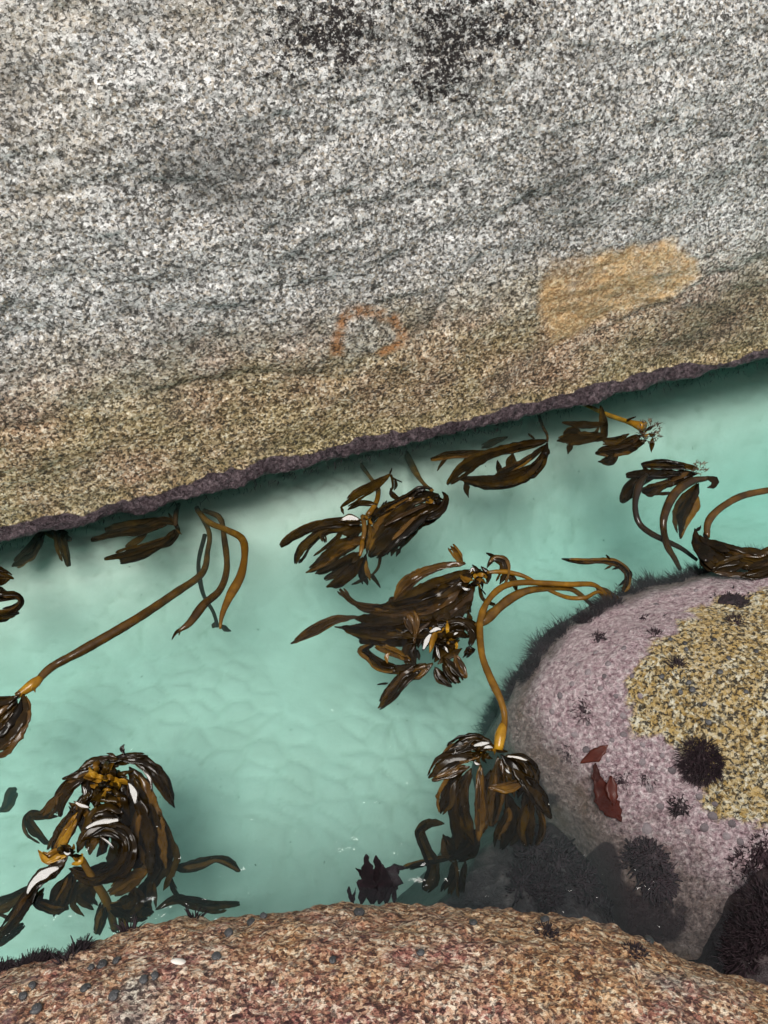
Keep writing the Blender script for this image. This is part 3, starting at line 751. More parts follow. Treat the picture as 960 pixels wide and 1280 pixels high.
# ---- stipes by the rock face on the left
s = 2.909; f = cv(s, 0, 610)
k = plant('kelp', 246, 637, 'long kelp stipe slanting from rock face to a curled blade, pale streak along it')
stipe(k, f([(715, 72), (760, 160), (755, 230), (735, 310), (640, 380), (490, 480), (300, 590), (190, 650), (130, 705), (60, 755)]), [6.5, 7.5, 8, 9.5, 12, 13.5, 13.5, 11, 9, 8], [-.20, -.16, -.13, -.09, -.05, -.012, .004, .010, .014, .016])
stipe(k, f([(150, 688), (122, 712), (60, 757)]), [9, 15, 9], [.012, .016, .012], M_GOLD, 'bulb')
many(k, f, s, [([(85, 745), (82, 800), (55, 860), (0, 925), (-60, 960)], (40, 70, 80, 75, 40), (.018, .006, -.02)),
               ([(70, 752), (20, 785), (-40, 810), (-120, 830)], (30, 60, 70, 40), (.02, .015, -.02)),
               ([(60, 760), (40, 820), (-10, 880), (-80, 900)], (30, 60, 80, 50), (.012, .0, -.03)),
               ([(100, 735), (120, 725), (128, 742)], (14, 20, 5), (.02, .02, .01), M_GOLD)])
k = plant('kelp', 258, 640, 'brown kelp stipe bent back to a frayed point, beside the golden bare stipe')
stipe(k, f([(742, 82), (800, 110), (815, 180), (825, 290), (800, 370), (740, 425), (690, 490), (650, 520)]), [7, 8, 8.5, 9, 10, 12, 11, 5], [-.15, -.12, -.09, -.06, -.03, -.008, .004, .006], M_STIPE)
many(k, f, s, [([(665, 508), (640, 525), (625, 550)], (12, 10, 3), (.006, .004)), ([(655, 515), (650, 535)], (8, 3), (.006, .0))])
k = plant('kelp', 250, 638, 'glossy golden bare kelp stipe hooked downwards near the rock face')
stipe(k, f([(718, 82), (760, 125), (830, 155), (880, 185), (890, 240), (875, 320), (835, 395), (808, 460), (800, 512)]), [7, 8, 9, 10, 11, 12.5, 12, 8, 3], [-.15, -.11, -.07, -.03, -.006, .008, .010, .008, .002], M_GOLD)
k = plant('kelp', 252, 668, 'thin dark sunken kelp stipe with a small ragged end below the golden stipe')
stipe(k, f([(745, 170), (722, 270), (730, 350), (745, 400), (775, 450), (792, 505)]), [6, 6.5, 6.5, 6, 5.5, 5], [-.20, -.21, -.22, -.23, -.24, -.25], M_DKST)
many(k, f, s, [([(790, 480), (775, 505), (770, 495)], (20, 22, 6), (-.25, -.25), M_DKST), ([(795, 495), (825, 515), (840, 520)], (24, 18, 5), (-.25, -.25), M_DKST)])
# ---- fronds in the shade under the purple lip
k = plant('kelp', 210, 655, 'split dark kelp fronds trailing from under the purple rock lip')
many(k, f, s, [([(640, 130), (590, 118), (520, 150), (430, 160), (330, 190)], (25, 40, 35, 25, 6), (-.03, -.06)),
               ([(600, 110), (520, 130), (450, 135), (380, 150)], (30, 45, 30, 12), (-.06, -.09)),
               ([(635, 150), (600, 190), (530, 215), (450, 240), (378, 256)], (28, 30, 26, 26, 8), (-.02, -.04)),
               ([(640, 165), (560, 222), (490, 250), (435, 266)], (18, 28, 30, 12), (-.03, -.05)),
               ([(612, 90), (646, 150), (620, 195), (580, 218)], (10, 16, 18, 6), (-.05, -.02)),
               ([(540, 150), (500, 190), (455, 212)], (20, 22, 10), (-.05, -.07)), ([(640, 150), (660, 168)], (10, 3), (-.02, -.03))])
stipe(k, f([(650, 60), (640, 95), (638, 135)]), [6, 7, 6], [-.18, -.08, -.03], M_DKST)
k = plant('kelp', 70, 665, 'two short sunken dark kelp blades pointing away from the purple rock lip')
many(k, f, s, [([(205, 130), (222, 200), (248, 285)], (40, 42, 14), (-.08, -.10)), ([(165, 150), (110, 235), (42, 285)], (50, 42, 22), (-.10, -.13)),
               ([(150, 150), (200, 165), (262, 185)], (40, 45, 12), (-.09, -.11))])
stipe(k, f([(190, 60), (185, 110), (180, 150)]), [7, 8, 7], [-.22, -.14, -.08], M_DKST)
k = plant('kelp', -6, 735, 'kelp fronds curling at the end of the channel, most of the plant hidden')
many(k, f, s, [([(-60, 300), (0, 312), (50, 328)], (40, 40, 8), (0, -.02)), ([(-40, 350), (10, 340), (36, 322)], (30, 26, 8), (0, -.02)),
               ([(-50, 400), (10, 392), (62, 388), (80, 415), (45, 447), (-20, 455)], (40, 45, 28, 22, 26, 20), (0, -.03)),
               ([(-50, 470), (20, 462), (70, 455)], (30, 26, 6), (-.01, -.04)), ([(-60, 370), (0, 380), (30, 385)], (40, 40, 10), (-.02, -.04)), ([(-20, 485), (20, 475), (40, 462)], (12, 14, 5), (-.03, -.05))])

# ---- two plants in mid channel below the rock face
s = 4.0; f = cv(s, 340, 570)
k = plant('kelp', 512, 572, 'dense dark kelp bundle with a curled head, its blades swept together one way')
stipe(k, f([(672, -10), (720, 85), (760, 140), (800, 172)]), [10, 9, 6, 6], [-.28, -.16, -.06, .0], M_STIPE)
many(k, f, s, [([(835, 190), (710, 215), (600, 285), (540, 350), (490, 430)], (50, 85, 100, 90, 45), (.012, -.01, -.04)),
               ([(845, 225), (740, 285), (640, 355), (560, 430), (505, 495)], (60, 95, 110, 90, 40), (.015, -.008, -.04)),
               ([(862, 220), (815, 285), (700, 335), (625, 410), (595, 500)], (45, 65, 75, 75, 40), (.008, -.012, -.05)),
               ([(800, 160), (730, 160), (670, 210), (560, 265), (500, 300)], (18, 24, 36, 36, 10), (.01, -.02)),
               ([(700, 240), (600, 330), (520, 440), (480, 500)], (60, 90, 80, 20), (-.02, -.05)),
               ([(850, 178), (874, 210), (850, 262), (800, 292), (740, 300)], (22, 32, 40, 40, 12), (.02, .022, .01)),
               ([(640, 215), (600, 190), (592, 160)], (36, 24, 8), (-.01, -.02)), ([(590, 260), (570, 235), (575, 222)], (30, 16, 6), (-.01, -.01)),
               ([(540, 290), (515, 265), (505, 230)], (26, 18, 8), (-.02, -.02)), ([(765, 290), (760, 330)], (16, 6), (.0, -.01)),
               ([(780, 240), (640, 300), (560, 350)], (14, 18, 8), (.02, .012), M_STIPE), ([(720, 300), (640, 380), (600, 420)], (14, 18, 8), (.01, .0), M_STIPE)])
curls(k, 540, 622, 12, 15, (3, 7), .03, .15)
k = plant('kelp', 455, 585, 'hand shaped kelp with spread ragged blades and a yellow float, wet patch on it')
stipe(k, f([(445, 45), (500, 120), (530, 165), (522, 230), (480, 295)]), [6, 6, 7, 7, 9], [-.26, -.15, -.06, -.01, .008], M_GOLD)
stipe(k, f([(455, 300), (462, 360), (455, 420)]), [8, 7, 6], [.010, .006, .002], M_STIPE, 'bulb')
stipe(k, f([(452, 425), (449, 455), (440, 500)]), [6.5, 7.5, 4], [.008, .012, .004], M_GOLD, 'bulb')
many(k, f, s, [([(592, 88), (540, 130), (430, 190), (340, 258)], (24, 46, 44, 14), (.0, -.015)),
               ([(598, 92), (604, 150), (592, 185), (640, 225)], (14, 10, 12, 20), (-.02, -.03)), ([(600, 60), (592, 100), (650, 130)], (6, 10, 3), (-.03, -.04)),
               ([(612, 110), (620, 145), (610, 170)], (8, 18, 4), (-.02, -.03)),
               ([(525, 240), (440, 235), (378, 268)], (22, 26, 12), (.004, -.015)), ([(515, 240), (535, 285), (560, 230)], (24, 26, 8), (-.01, -.02)),
               ([(345, 250), (358, 290)], (18, 12), (-.01, -.02)),
               ([(445, 320), (340, 330), (230, 345), (120, 390), (42, 452)], (60, 66, 48, 42, 10), (.0, -.03)),
               ([(400, 355), (260, 368), (190, 420), (140, 480), (120, 540)], (60, 36, 40, 44, 10), (-.008, -.05)),
               ([(350, 365), (322, 412), (260, 460), (208, 498)], (30, 20, 15, 6), (-.01, -.04)),
               ([(300, 365), (252, 390), (266, 432)], (40, 28, 10), (-.01, -.03)),
               ([(460, 360), (400, 380), (350, 390)], (120, 130, 60), (-.006, -.012), None),
               ([(440, 425), (340, 462), (270, 530), (168, 582)], (80, 82, 56, 10), (-.01, -.04)),
               ([(440, 480), (350, 528), (280, 560), (215, 588)], (45, 40, 36, 10), (-.015, -.05)),
               ([(445, 495), (360, 560), (262, 618)], (44, 40, 8), (-.015, -.05)),
               ([(455, 505), (395, 580), (330, 632), (272, 656)], (50, 80, 52, 10), (-.01, -.03)),
               ([(468, 490), (460, 580), (478, 645)], (50, 50, 26), (-.02, -.07)), ([(478, 590), (505, 605), (542, 658)], (18, 20, 6), (-.05, -.07)),
               ([(545, 480), (532, 555), (495, 600)], (16, 12, 8), (-.03, -.05)), ([(480, 605), (440, 625), (398, 642)], (8, 14, 4), (-.05, -.06)),
               ([(480, 330), (500, 400), (480, 470)], (40, 60, 30), (-.02, -.04))])
glint(k, f([(340, 322), (385, 308), (442, 318)]), [3, 12, 9], .024)
curls(k, 460, 650, 7, 9, (2, 5), .02, .3)

# ---- plants along the rock face on the right
s = 3.0; f = cv(s, 540, 480)
k = plant('kelp', 672, 525, 'kelp fanning narrow loops of blade from one point close under the rock face')
stipe(k, f([(395, 100), (415, 160), (432, 190), (432, 215)]), [5, 4.5, 4, 4], [-.2, -.1, -.03, 0], M_STIPE)
many(k, f, s, [([(432, 210), (330, 228), (200, 265), (110, 320), (58, 378)], (26, 34, 38, 38, 6), (.004, -.015)),
               ([(430, 215), (300, 250), (180, 258), (60, 264), (-5, 282)], (18, 24, 26, 24, 6), (-.01, -.03)),
               ([(434, 220), (405, 300), (330, 352), (230, 374), (92, 355)], (22, 48, 56, 46, 6), (.0, -.025)),
               ([(130, 358), (128, 385), (137, 425)], (16, 22, 4), (-.02, -.04)), ([(425, 228), (350, 290), (270, 325), (238, 350)], (28, 26, 24, 8), (-.01, -.03)),
               ([(305, 255), (295, 290), (300, 322)], (40, 40, 22), (-.015, -.03)), ([(285, 198), (235, 215), (185, 240)], (8, 26, 16), (-.12, -.15)),
               ([(245, 285), (255, 345)], (26, 18), (-.02, -.035)), ([(60, 265), (35, 300), (20, 325)], (12, 10, 3), (-.02, -.03)),
               ([(150, 255), (120, 290), (108, 300)], (14, 10, 4), (-.03, -.04)), ([(430, 220), (425, 265), (430, 240)], (24, 30, 10), (.008, .0)),
               ([(360, 185), (385, 205)], (5, 8), (-.02, -.02))])
k = plant('kelp', 735, 510, 'kelp with a frayed crusty head on a stipe reaching out from the rock face')
stipe(k, f([(560, 70), (650, 112), (740, 143), (795, 162)]), [6, 6.5, 8, 15], [-.16, -.08, -.015, .006], M_GOLD)
many(k, f, s, [([(630, 80), (645, 140), (640, 190), (590, 212)], (26, 34, 40, 12), (-.03, -.02)), ([(650, 150), (560, 152), (488, 143)], (20, 22, 8), (-.02, -.035)),
               ([(645, 190), (560, 198), (468, 212)], (44, 44, 14), (-.012, -.03)), ([(525, 212), (510, 262)], (40, 20), (-.02, -.04)),
               ([(560, 180), (520, 175), (490, 195)], (26, 26, 8), (-.02, -.03)),
               ([(805, 210), (720, 240), (650, 252), (612, 258)], (50, 52, 34, 6), (.0, -.02)), ([(740, 186), (690, 213), (640, 215)], (22, 30, 18), (-.008, -.02)),
               ([(695, 248), (672, 290), (622, 290)], (44, 36, 5), (-.015, -.04)), ([(828, 200), (822, 255)], (34, 10), (.0, -.01)), ([(790, 190), (740, 215), (700, 235)], (30, 34, 20), (-.004, -.015)),
               ([(730, 135), (765, 122)], (8, 4), (.0, .0))])
frayed(k, 811, 540, 110, 15, .03)
curls(k, 810, 540, 8, 13, (3, 6), .03, .3)
s = 4.268; f = cv(s, 740, 440)
k = plant('kelp', 846, 700, 'kelp with two arching stipes and flat blades around a pale frayed tip')
stipe(k, f([(292, 655), (250, 715), (230, 820), (250, 910), (310, 965), (400, 1010), (480, 1050), (560, 1110)]), [5, 10, 9, 9, 8.5, 8, 7, 5], [.006, .02, .014, .0, -.03, -.06, -.09, -.12], M_DKST)
stipe(k, f([(610, 675), (530, 690), (450, 745), (400, 830), (380, 920), (400, 1030), (440, 1100), (470, 1160)]), [7, 12, 13, 11, 10, 9, 7, 6], [.012, .022, .024, .014, .0, -.05, -.09, -.13], M_STIPE)
many(k, f, s, [([(570, 622), (450, 600), (370, 594), (262, 602)], (36, 46, 42, 8), (.006, -.015)), ([(565, 648), (400, 652), (280, 648), (182, 655)], (50, 58, 46, 14), (.0, -.02)),
               ([(545, 668), (400, 700), (300, 738), (265, 742)], (40, 54, 60, 20), (-.004, -.02)), ([(340, 665), (235, 698), (185, 755), (158, 803)], (60, 80, 62, 10), (-.008, -.03)),
               ([(570, 700), (530, 790), (485, 870), (470, 995)], (36, 120, 84, 6), (.0, -.07)), ([(430, 750), (350, 756), (275, 752)], (14, 14, 8), (-.01, -.02)),
               ([(600, 665), (655, 685), (650, 710), (615, 722)], (34, 34, 34, 10), (.016, .01)), ([(215, 640), (180, 655)], (20, 4), (-.01, -.02)),
               ([(330, 615), (300, 640), (265, 600)], (20, 24, 6), (-.006, -.01)), ([(520, 640), (450, 670), (400, 700)], (26, 22, 8), (.008, .0), M_STIPE)])
frayed(k, 874, 586, 40, 8, .035)
k = plant('kelp', 884, 675, 'single arched kelp stipe curving to broad brown blades on the pink boulder edge')
stipe(k, f([(1180, 718), (1060, 722), (939, 738), (800, 768), (700, 822), (640, 875), (615, 925), (615, 990)]), [9, 9, 9, 9.5, 9.5, 9.5, 9, 7], [.01, .02, .03, .035, .03, .02, .01, .0], M_STIPE)
many(k, f, s, [([(548, 940), (568, 1020), (640, 1080), (740, 1130)], (36, 100, 130, 110), (.02, .03, .05)), ([(600, 1005), (740, 1078), (850, 1105), (980, 1105)], (60, 100, 100, 60), (.02, .04, .06)),
               ([(640, 1170), (720, 1150), (830, 1125)], (50, 80, 60), (.05, .07)), ([(790, 1200), (880, 1185), (990, 1150)], (30, 60, 60), (.07, .09)),
               ([(860, 1085), (939, 1065), (1040, 1050)], (30, 50, 50), (.04, .05)), ([(545, 955), (575, 940), (580, 925)], (20, 18, 5), (.02, .03)),
               ([(560, 1030), (620, 1110), (680, 1150)], (40, 70, 50), (.01, .03)), ([(820, 1160), (900, 1130), (1000, 1120)], (24, 40, 30), (.08, .08)),
               ([(620, 1000), (600, 975), (598, 960)], (30, 24, 6), (.015, .01))])

# ---- the tangle in mid channel
s = 3.4286; f = cv(s, 400, 670); s2 = 4.571; f2 = cv(s2, 590, 690)
k = plant('kelp', 755, 742, 'kelp with golden curled head and long blades, at the far side of the tangle')
stipe(k, f2([(85, 118), (150, 112), (220, 118), (300, 140), (400, 195), (480, 237), (560, 262), (650, 260), (725, 228), (800, 280)]), [5.5, 6.5, 7, 6, 5.5, 6, 6.5, 6, 5, 4], [.012, .012, .006, .0, -.015, -.015, -.008, .0, -.02, -.08], M_GOLD)
many(k, f, s, [([(625, 118), (520, 128), (420, 165), (360, 210), (318, 275)], (20, 36, 46, 46, 6), (.014, .0, -.02), M_STIPE), ([(612, 118), (592, 80), (560, 42)], (38, 36, 18), (.012, .0), M_STIPE),
               ([(590, 70), (566, 55), (556, 58)], (16, 12, 4), (.0, -.005), M_STIPE),
               ([(665, 150), (540, 195), (440, 240), (350, 285), (280, 305)], (60, 80, 76, 56, 20), (.012, -.03)), ([(650, 180), (540, 255), (420, 300), (300, 318), (190, 312)], (80, 120, 100, 56, 30), (.008, -.03)),
               ([(310, 310), (200, 310), (140, 285), (82, 228)], (46, 40, 10, 26), (-.02, -.04), M_STIPE),
               ([(665, 190), (620, 270), (555, 320), (430, 350), (150, 355)], (60, 100, 110, 76, 50), (.0, -.03)), ([(170, 345), (60, 358), (-20, 400), (-126, 460)], (12, 38, 36, 4), (-.015, -.04), M_STIPE),
               ([(690, 130), (722, 165), (716, 205)], (24, 26, 14), (.02, .01)), ([(716, 135), (742, 95), (788, 108), (795, 150), (770, 205)], (22, 34, 42, 32, 26), (.012, .02, .006)), ([(712, 72), (735, 82), (760, 105)], (8, 14, 30), (.0, .01)),
               ([(800, 135), (828, 190), (846, 245)], (14, 24, 3), (-.01, -.04)), ([(680, 210), (700, 270), (760, 300)], (10, 14, 10), (-.02, -.03)), ([(690, 225), (710, 250)], (4, 3), (.0, -.01)),
               ([(650, 200), (610, 280), (640, 330)], (50, 70, 14), (-.012, -.03)), ([(330, 265), (305, 270), (310, 300)], (34, 30, 20), (-.02, -.03)),
               ([(480, 220), (400, 290), (300, 300)], (50, 60, 20), (-.02, -.04))])
glint(k, f([(640, 160), (655, 140), (665, 155)]), [2, 6, 3], .04)
glint(k, f([(605, 215), (625, 228), (650, 225)]), [2, 4, 2], .035)
curls(k, 593, 722, 20, 18, (3, 8), .04, .4)
k = plant('kelp', 740, 775, 'wet dark kelp with many glistening folded blades, on a thick dark stipe, in the tangle')
stipe(k, f2([(20, 425), (90, 375), (200, 280), (300, 226), (400, 210), (540, 207), (610, 237), (690, 310)]), [8, 15, 14, 11, 8.5, 8, 7, 5], [.01, .012, .006, .0, -.012, -.02, -.04, -.10], M_STIPE)
many(k, f, s, [([(565, 380), (430, 398), (250, 410), (62, 388)], (76, 86, 60, 4), (.012, -.03)), ([(470, 440), (320, 430), (200, 428), (110, 398)], (66, 86, 50, 8), (.004, -.04)),
               ([(390, 530), (300, 488), (232, 464)], (50, 42, 20), (.004, -.03), M_STIPE), ([(450, 560), (330, 572), (250, 550), (205, 512), (178, 488), (232, 464)], (60, 54, 50, 36, 44, 12), (.0, -.05)),
               ([(455, 545), (360, 602), (300, 672), (248, 738)], (56, 58, 50, 12), (.004, -.04)), ([(485, 545), (420, 585), (330, 602)], (60, 64, 14), (.008, -.02)),
               ([(492, 560), (512, 602), (566, 645)], (30, 48, 5), (.01, -.01)), ([(525, 520), (560, 580), (602, 628)], (60, 54, 24), (.016, .0)), ([(572, 500), (602, 560), (628, 608)], (50, 48, 5), (.014, .0), M_STIPE),
               ([(645, 385), (634, 318)], (44, 6), (.012, -.01)), ([(410, 440), (392, 370), (374, 332)], (36, 70, 44), (.02, .03), M_STIPE), ([(292, 630), (245, 636)], (9, 4), (-.02, -.03)),
               ([(490, 570), (492, 610)], (18, 4), (.0, -.01)), ([(420, 430), (380, 490), (400, 560)], (50, 70, 40), (.0, -.02)), ([(520, 380), (600, 370), (655, 400), (650, 470)], (40, 60, 60, 40), (.015, .01)),
               ([(500, 360), (440, 420), (420, 480)], (50, 60, 40), (.012, .0)), ([(330, 460), (270, 440), (180, 445), (170, 440)], (40, 50, 30, 14), (-.02, -.04)), ([(620, 500), (650, 480), (612, 520)], (30, 34, 10), (.0, .0)),
               ([(290, 545), (285, 515), (300, 500)], (24, 28, 8), (.012, .02), M_GOLD), ([(490, 540), (540, 470), (600, 430)], (70, 90, 60), (.004, .006))])
glint(k, f([(440, 492), (462, 440), (480, 415)]), [6, 11, 8], .03)
glint(k, f([(465, 415), (500, 398), (522, 402)]), [5, 8, 4], .045)
glint(k, f([(528, 470), (540, 485), (552, 502)]), [4, 7, 4], .034)
glint(k, f([(560, 425), (585, 418), (605, 425)]), [3, 7, 3], .034)
glint(k, f([(500, 470), (505, 500), (515, 530)]), [2, 4, 2], .034)
blade(k, f([(470, 500), (490, 430), (515, 400)]), [4, 7, 4], (.034, .038), M_GOLD, tilt=-.5, camber=.3, ser=.05)
curls(k, 556, 796, 34, 26, (3, 9), .05, .22)
k = plant('kelp', 760, 748, 'big arched golden kelp stipe ending in a drooping skirt of brown blades')
stipe(k, f2([(160, 1110), (172, 1040), (186, 950), (165, 850), (105, 720), (60, 600), (46, 480), (50, 380), (90, 280), (170, 202), (280, 175), (420, 178), (560, 185), (690, 186), (760, 235), (850, 310)]),
      [12, 11, 10, 10.5, 11, 11, 11, 10.5, 10, 9.5, 9, 8.5, 8, 7, 6, 4], [.03, .034, .04, .05, .055, .055, .05, .045, .038, .03, .022, .014, .006, -.01, -.04, -.09], M_GOLD)
stipe(k, f2([(180, 985), (162, 1050), (150, 1130)]), [10, 15, 12], [.036, .036, .026], M_GOLD, 'bulb')
blade(k, f2([(700, 188), (760, 235), (870, 315)]), [5, 12, 6], (-.01, -.07), M_STIPE)
s = 5.333; f = cv(s, 520, 900)
many(k, f, s, [([(525, 185), (400, 108), (300, 150), (205, 215)], (60, 56, 76, 40), (.02, .012, -.01)), ([(480, 180), (330, 168), (220, 212), (178, 245)], (70, 90, 60, 16), (.024, .0)),
               ([(440, 235), (300, 250), (180, 305), (84, 388)], (60, 100, 106, 20), (.018, -.01)), ([(360, 310), (240, 350), (105, 402)], (60, 66, 8), (.008, -.02), M_STIPE),
               ([(320, 320), (225, 430), (190, 540), (165, 625)], (90, 120, 100, 16), (-.005, -.08)), ([(370, 320), (310, 450), (305, 600), (345, 730), (390, 840)], (90, 110, 100, 86, 24), (.0, -.16)),
               ([(425, 300), (425, 480), (430, 640), (420, 810)], (44, 76, 90, 24), (.008, -.12), M_STIPE), ([(545, 240), (545, 400), (520, 560), (500, 710)], (80, 120, 110, 50), (.005, -.14)),
               ([(565, 230), (650, 320), (700, 420), (680, 520)], (60, 110, 110, 40), (.012, -.06)), ([(600, 235), (720, 262), (785, 340), (800, 440)], (46, 86, 84, 50), (.018, -.04)),
               ([(640, 320), (740, 420), (820, 520), (905, 655)], (80, 120, 96, 6), (.005, -.06)), ([(740, 440), (745, 600), (730, 740), (750, 840)], (90, 110, 100, 30), (-.02, -.14)),
               ([(800, 550), (845, 680), (832, 770), (798, 835)], (60, 46, 36, 8), (-.04, -.12)), ([(480, 450), (600, 455), (710, 415)], (40, 66, 26), (-.004, -.02), M_STIPE),
               ([(600, 480), (640, 620), (600, 760), (560, 860)], (110, 140, 130, 50), (-.05, -.20)), ([(260, 480), (260, 620), (300, 760), (280, 900)], (90, 110, 120, 60), (-.06, -.22)),
               ([(190, 690), (80, 688), (18, 745), (60, 860), (112, 970), (92, 1080), (60, 1140)], (60, 70, 72, 72, 64, 72, 26), (-.18, -.36)),
               ([(340, 890), (160, 925), (0, 965), (-80, 990)], (50, 44, 38, 24), (-.25, -.30)), ([(265, 930), (250, 1060), (215, 1160)], (80, 76, 96), (-.25, -.34)),
               ([(330, 940), (310, 1060), (300, 1150)], (60, 50, 30), (-.24, -.30)), ([(180, 760), (220, 850), (300, 940)], (80, 130, 90), (-.18, -.28)), ([(430, 720), (350, 860), (210, 920)], (80, 110, 40), (-.14, -.26)),
               ([(500, 330), (470, 450), (480, 600)], (60, 90, 60), (-.015, -.10)), ([(150, 480), (140, 510), (160, 530)], (30, 34, 14), (-.02, -.03), M_STIPE)], .45)
for pts, w in (([(375, 175), (430, 160), (500, 150)], [4, 9, 5]), ([(440, 190), (480, 178), (520, 185)], [2, 5, 2]), ([(385, 270), (405, 292), (435, 295)], [2, 6, 4]), ([(595, 240), (680, 250), (755, 270)], [2, 4, 7]), ([(590, 320), (610, 340), (632, 360)], [2, 4, 2]), ([(420, 335), (432, 350), (436, 372)], [4, 5, 2]), ([(250, 232), (258, 215), (266, 198)], [2, 3, 1])):
    glint(k, f(pts), w, .034)
curls(k, 608, 938, 16, 20, (3, 8), .03, .15, aim=110, spread=110)

# ---- the big kelp by the foreground boulder, left
s = 2.909; f = cv(s, 0, 900)
k = plant('kelp', 135, 1150, 'large shaggy kelp with a glistening crown, beside the foreground boulder')
many(k, f, s, [([(430, 142), (520, 150), (580, 200), (608, 260), (636, 318)], (30, 52, 58, 36, 4), (.016, -.03)), ([(380, 152), (460, 132), (538, 130)], (24, 22, 8), (.02, .008)),
               ([(452, 88), (443, 105), (452, 128)], (10, 26, 10), (.03, .02)), ([(388, 120), (410, 128), (425, 142)], (8, 16, 8), (.025, .02)),
               ([(285, 185), (340, 155), (430, 150)], (30, 40, 30), (.018, .02)), ([(225, 215), (285, 203), (340, 180)], (8, 32, 34), (.01, .016)),
               ([(340, 185), (260, 230), (218, 290), (214, 352)], (40, 48, 40, 8), (.012, -.03)), ([(240, 250), (190, 305), (155, 350)], (20, 36, 26), (-.01, -.05), M_STIPE),
               ([(210, 350), (140, 347), (100, 350), (118, 400), (182, 458)], (16, 44, 34, 44, 12), (-.06, -.16)), ([(340, 250), (280, 330), (230, 410), (185, 480)], (50, 56, 56, 30), (.01, -.05)),
               ([(290, 330), (250, 400), (208, 475)], (26, 34, 26), (.004, -.03), M_GOLD), ([(470, 170), (520, 250), (548, 350), (560, 450), (585, 545)], (60, 86, 86, 86, 36), (.012, -.08)),
               ([(440, 220), (470, 320), (490, 440), (500, 570)], (90, 120, 120, 80), (.008, -.08)), ([(400, 280), (425, 380), (440, 470), (395, 570)], (90, 100, 100, 80), (.006, -.10)),
               ([(545, 290), (588, 400), (604, 500), (555, 605)], (40, 56, 74, 56), (-.01, -.14)), ([(365, 310), (340, 400), (325, 490)], (66, 70, 60), (.008, -.03)),
               ([(295, 440), (365, 385), (450, 408), (472, 480), (430, 560), (320, 592)], (56, 62, 72, 72, 60, 24), (.016, .02, -.02, -.06)),
               ([(545, 540), (460, 590), (395, 632)], (60, 60, 26), (-.05, -.10), M_STIPE), ([(545, 560), (530, 640), (545, 715)], (76, 66, 24), (-.10, -.20)),
               ([(600, 470), (618, 525), (615, 580), (650, 640)], (26, 20, 14, 16), (-.10, -.18)), ([(612, 538), (700, 532), (780, 505), (835, 518), (874, 548)], (30, 56, 26, 30, 12), (-.16, -.20)),
               ([(565, 690), (640, 650), (700, 662), (780, 678), (872, 668)], (16, 42, 46, 36, 12), (-.18, -.22)),
               ([(138, 472), (172, 505), (240, 480)], (10, 46, 36), (.02, .014), M_GOLD), ([(300, 485), (285, 515), (260, 525)], (40, 60, 20), (.012, .006), M_GOLD),
               ([(250, 485), (190, 550), (130, 600), (82, 680), (42, 740), (-20, 790)], (30, 56, 36, 46, 30, 16), (.018, .012, -.04, -.12)),
               ([(130, 590), (60, 650), (-30, 690)], (30, 52, 46), (-.10, -.16)), ([(160, 610), (130, 660), (190, 690), (250, 682)], (40, 42, 44, 12), (-.06, -.14)), ([(262, 550), (222, 640), (194, 715)], (66, 64, 10), (-.05, -.14)),
               ([(360, 570), (290, 640), (340, 690)], (60, 80, 50), (-.08, -.16)), ([(400, 672), (480, 690), (560, 698)], (86, 90, 50), (-.12, -.18)), ([(-30, 820), (40, 770), (86, 740)], (60, 46, 14), (-.14, -.18)),
               ([(380, 660), (365, 720), (350, 780)], (40, 44, 16), (-.14, -.22)), ([(440, 690), (450, 740), (440, 780)], (40, 36, 16), (-.16, -.22), M_STIPE), ([(470, 600), (490, 650), (430, 690)], (60, 66, 50), (-.06, -.14)),
               ([(330, 180), (400, 200), (470, 225)], (60, 100, 70), (.006, .004)), ([(300, 235), (360, 260), (430, 300)], (50, 90, 60), (.002, .0)), ([(250, 300), (300, 340), (345, 420)], (40, 70, 50), (.0, -.02)), ([(350, 160), (340, 230), (310, 300)], (50, 80, 50), (.008, .0)), ([(420, 190), (440, 240), (430, 310)], (60, 80, 50), (.004, -.01)), ([(-20, 705), (20, 715), (35, 730)], (5, 12, 4), (-.12, -.14)), ([(-10, 335), (25, 315), (45, 265), (62, 250)], (20, 42, 40, 10), (-.34, -.38)), ([(250, 540), (330, 570), (400, 540)], (40, 56, 40), (-.03, -.07)),
               ([(330, 360), (380, 340), (430, 370)], (40, 70, 50), (.012, .006)), ([(520, 300), (500, 420), (540, 520)], (50, 70, 50), (-.01, -.07))])
stipe(k, f([(296, 505), (340, 580), (388, 660), (418, 760)]), [8, 10, 11, 9], [.0, -.06, -.14, -.26], M_STIPE)
glint(k, f([(305, 398), (360, 372), (440, 362)]), [3, 8, 11], .036)
glint(k, f([(222, 535), (175, 552), (120, 592), (95, 640)]), [9, 16, 9, 2], .032)
glint(k, f([(465, 222), (485, 262), (492, 312)]), [6, 12, 3], .042)
glint(k, f([(268, 295), (298, 312), (328, 318)]), [4, 7, 3], .034)
glint(k, f([(300, 238), (310, 258), (305, 278)]), [3, 8, 4], .045)
glint(k, f([(515, 175), (545, 215), (552, 260)]), [2, 4, 2], .036)
glint(k, f([(230, 478), (245, 488), (258, 480)]), [3, 6, 3], .035)
glint(k, f([(360, 420), (395, 445), (415, 470)]), [1.5, 3, 1.5], .03)
curls(k, 132, 975, 44, 28, (4, 9), .06, .28)
curls(k, 85, 1066, 14, 16, (3, 8), .045, .35)

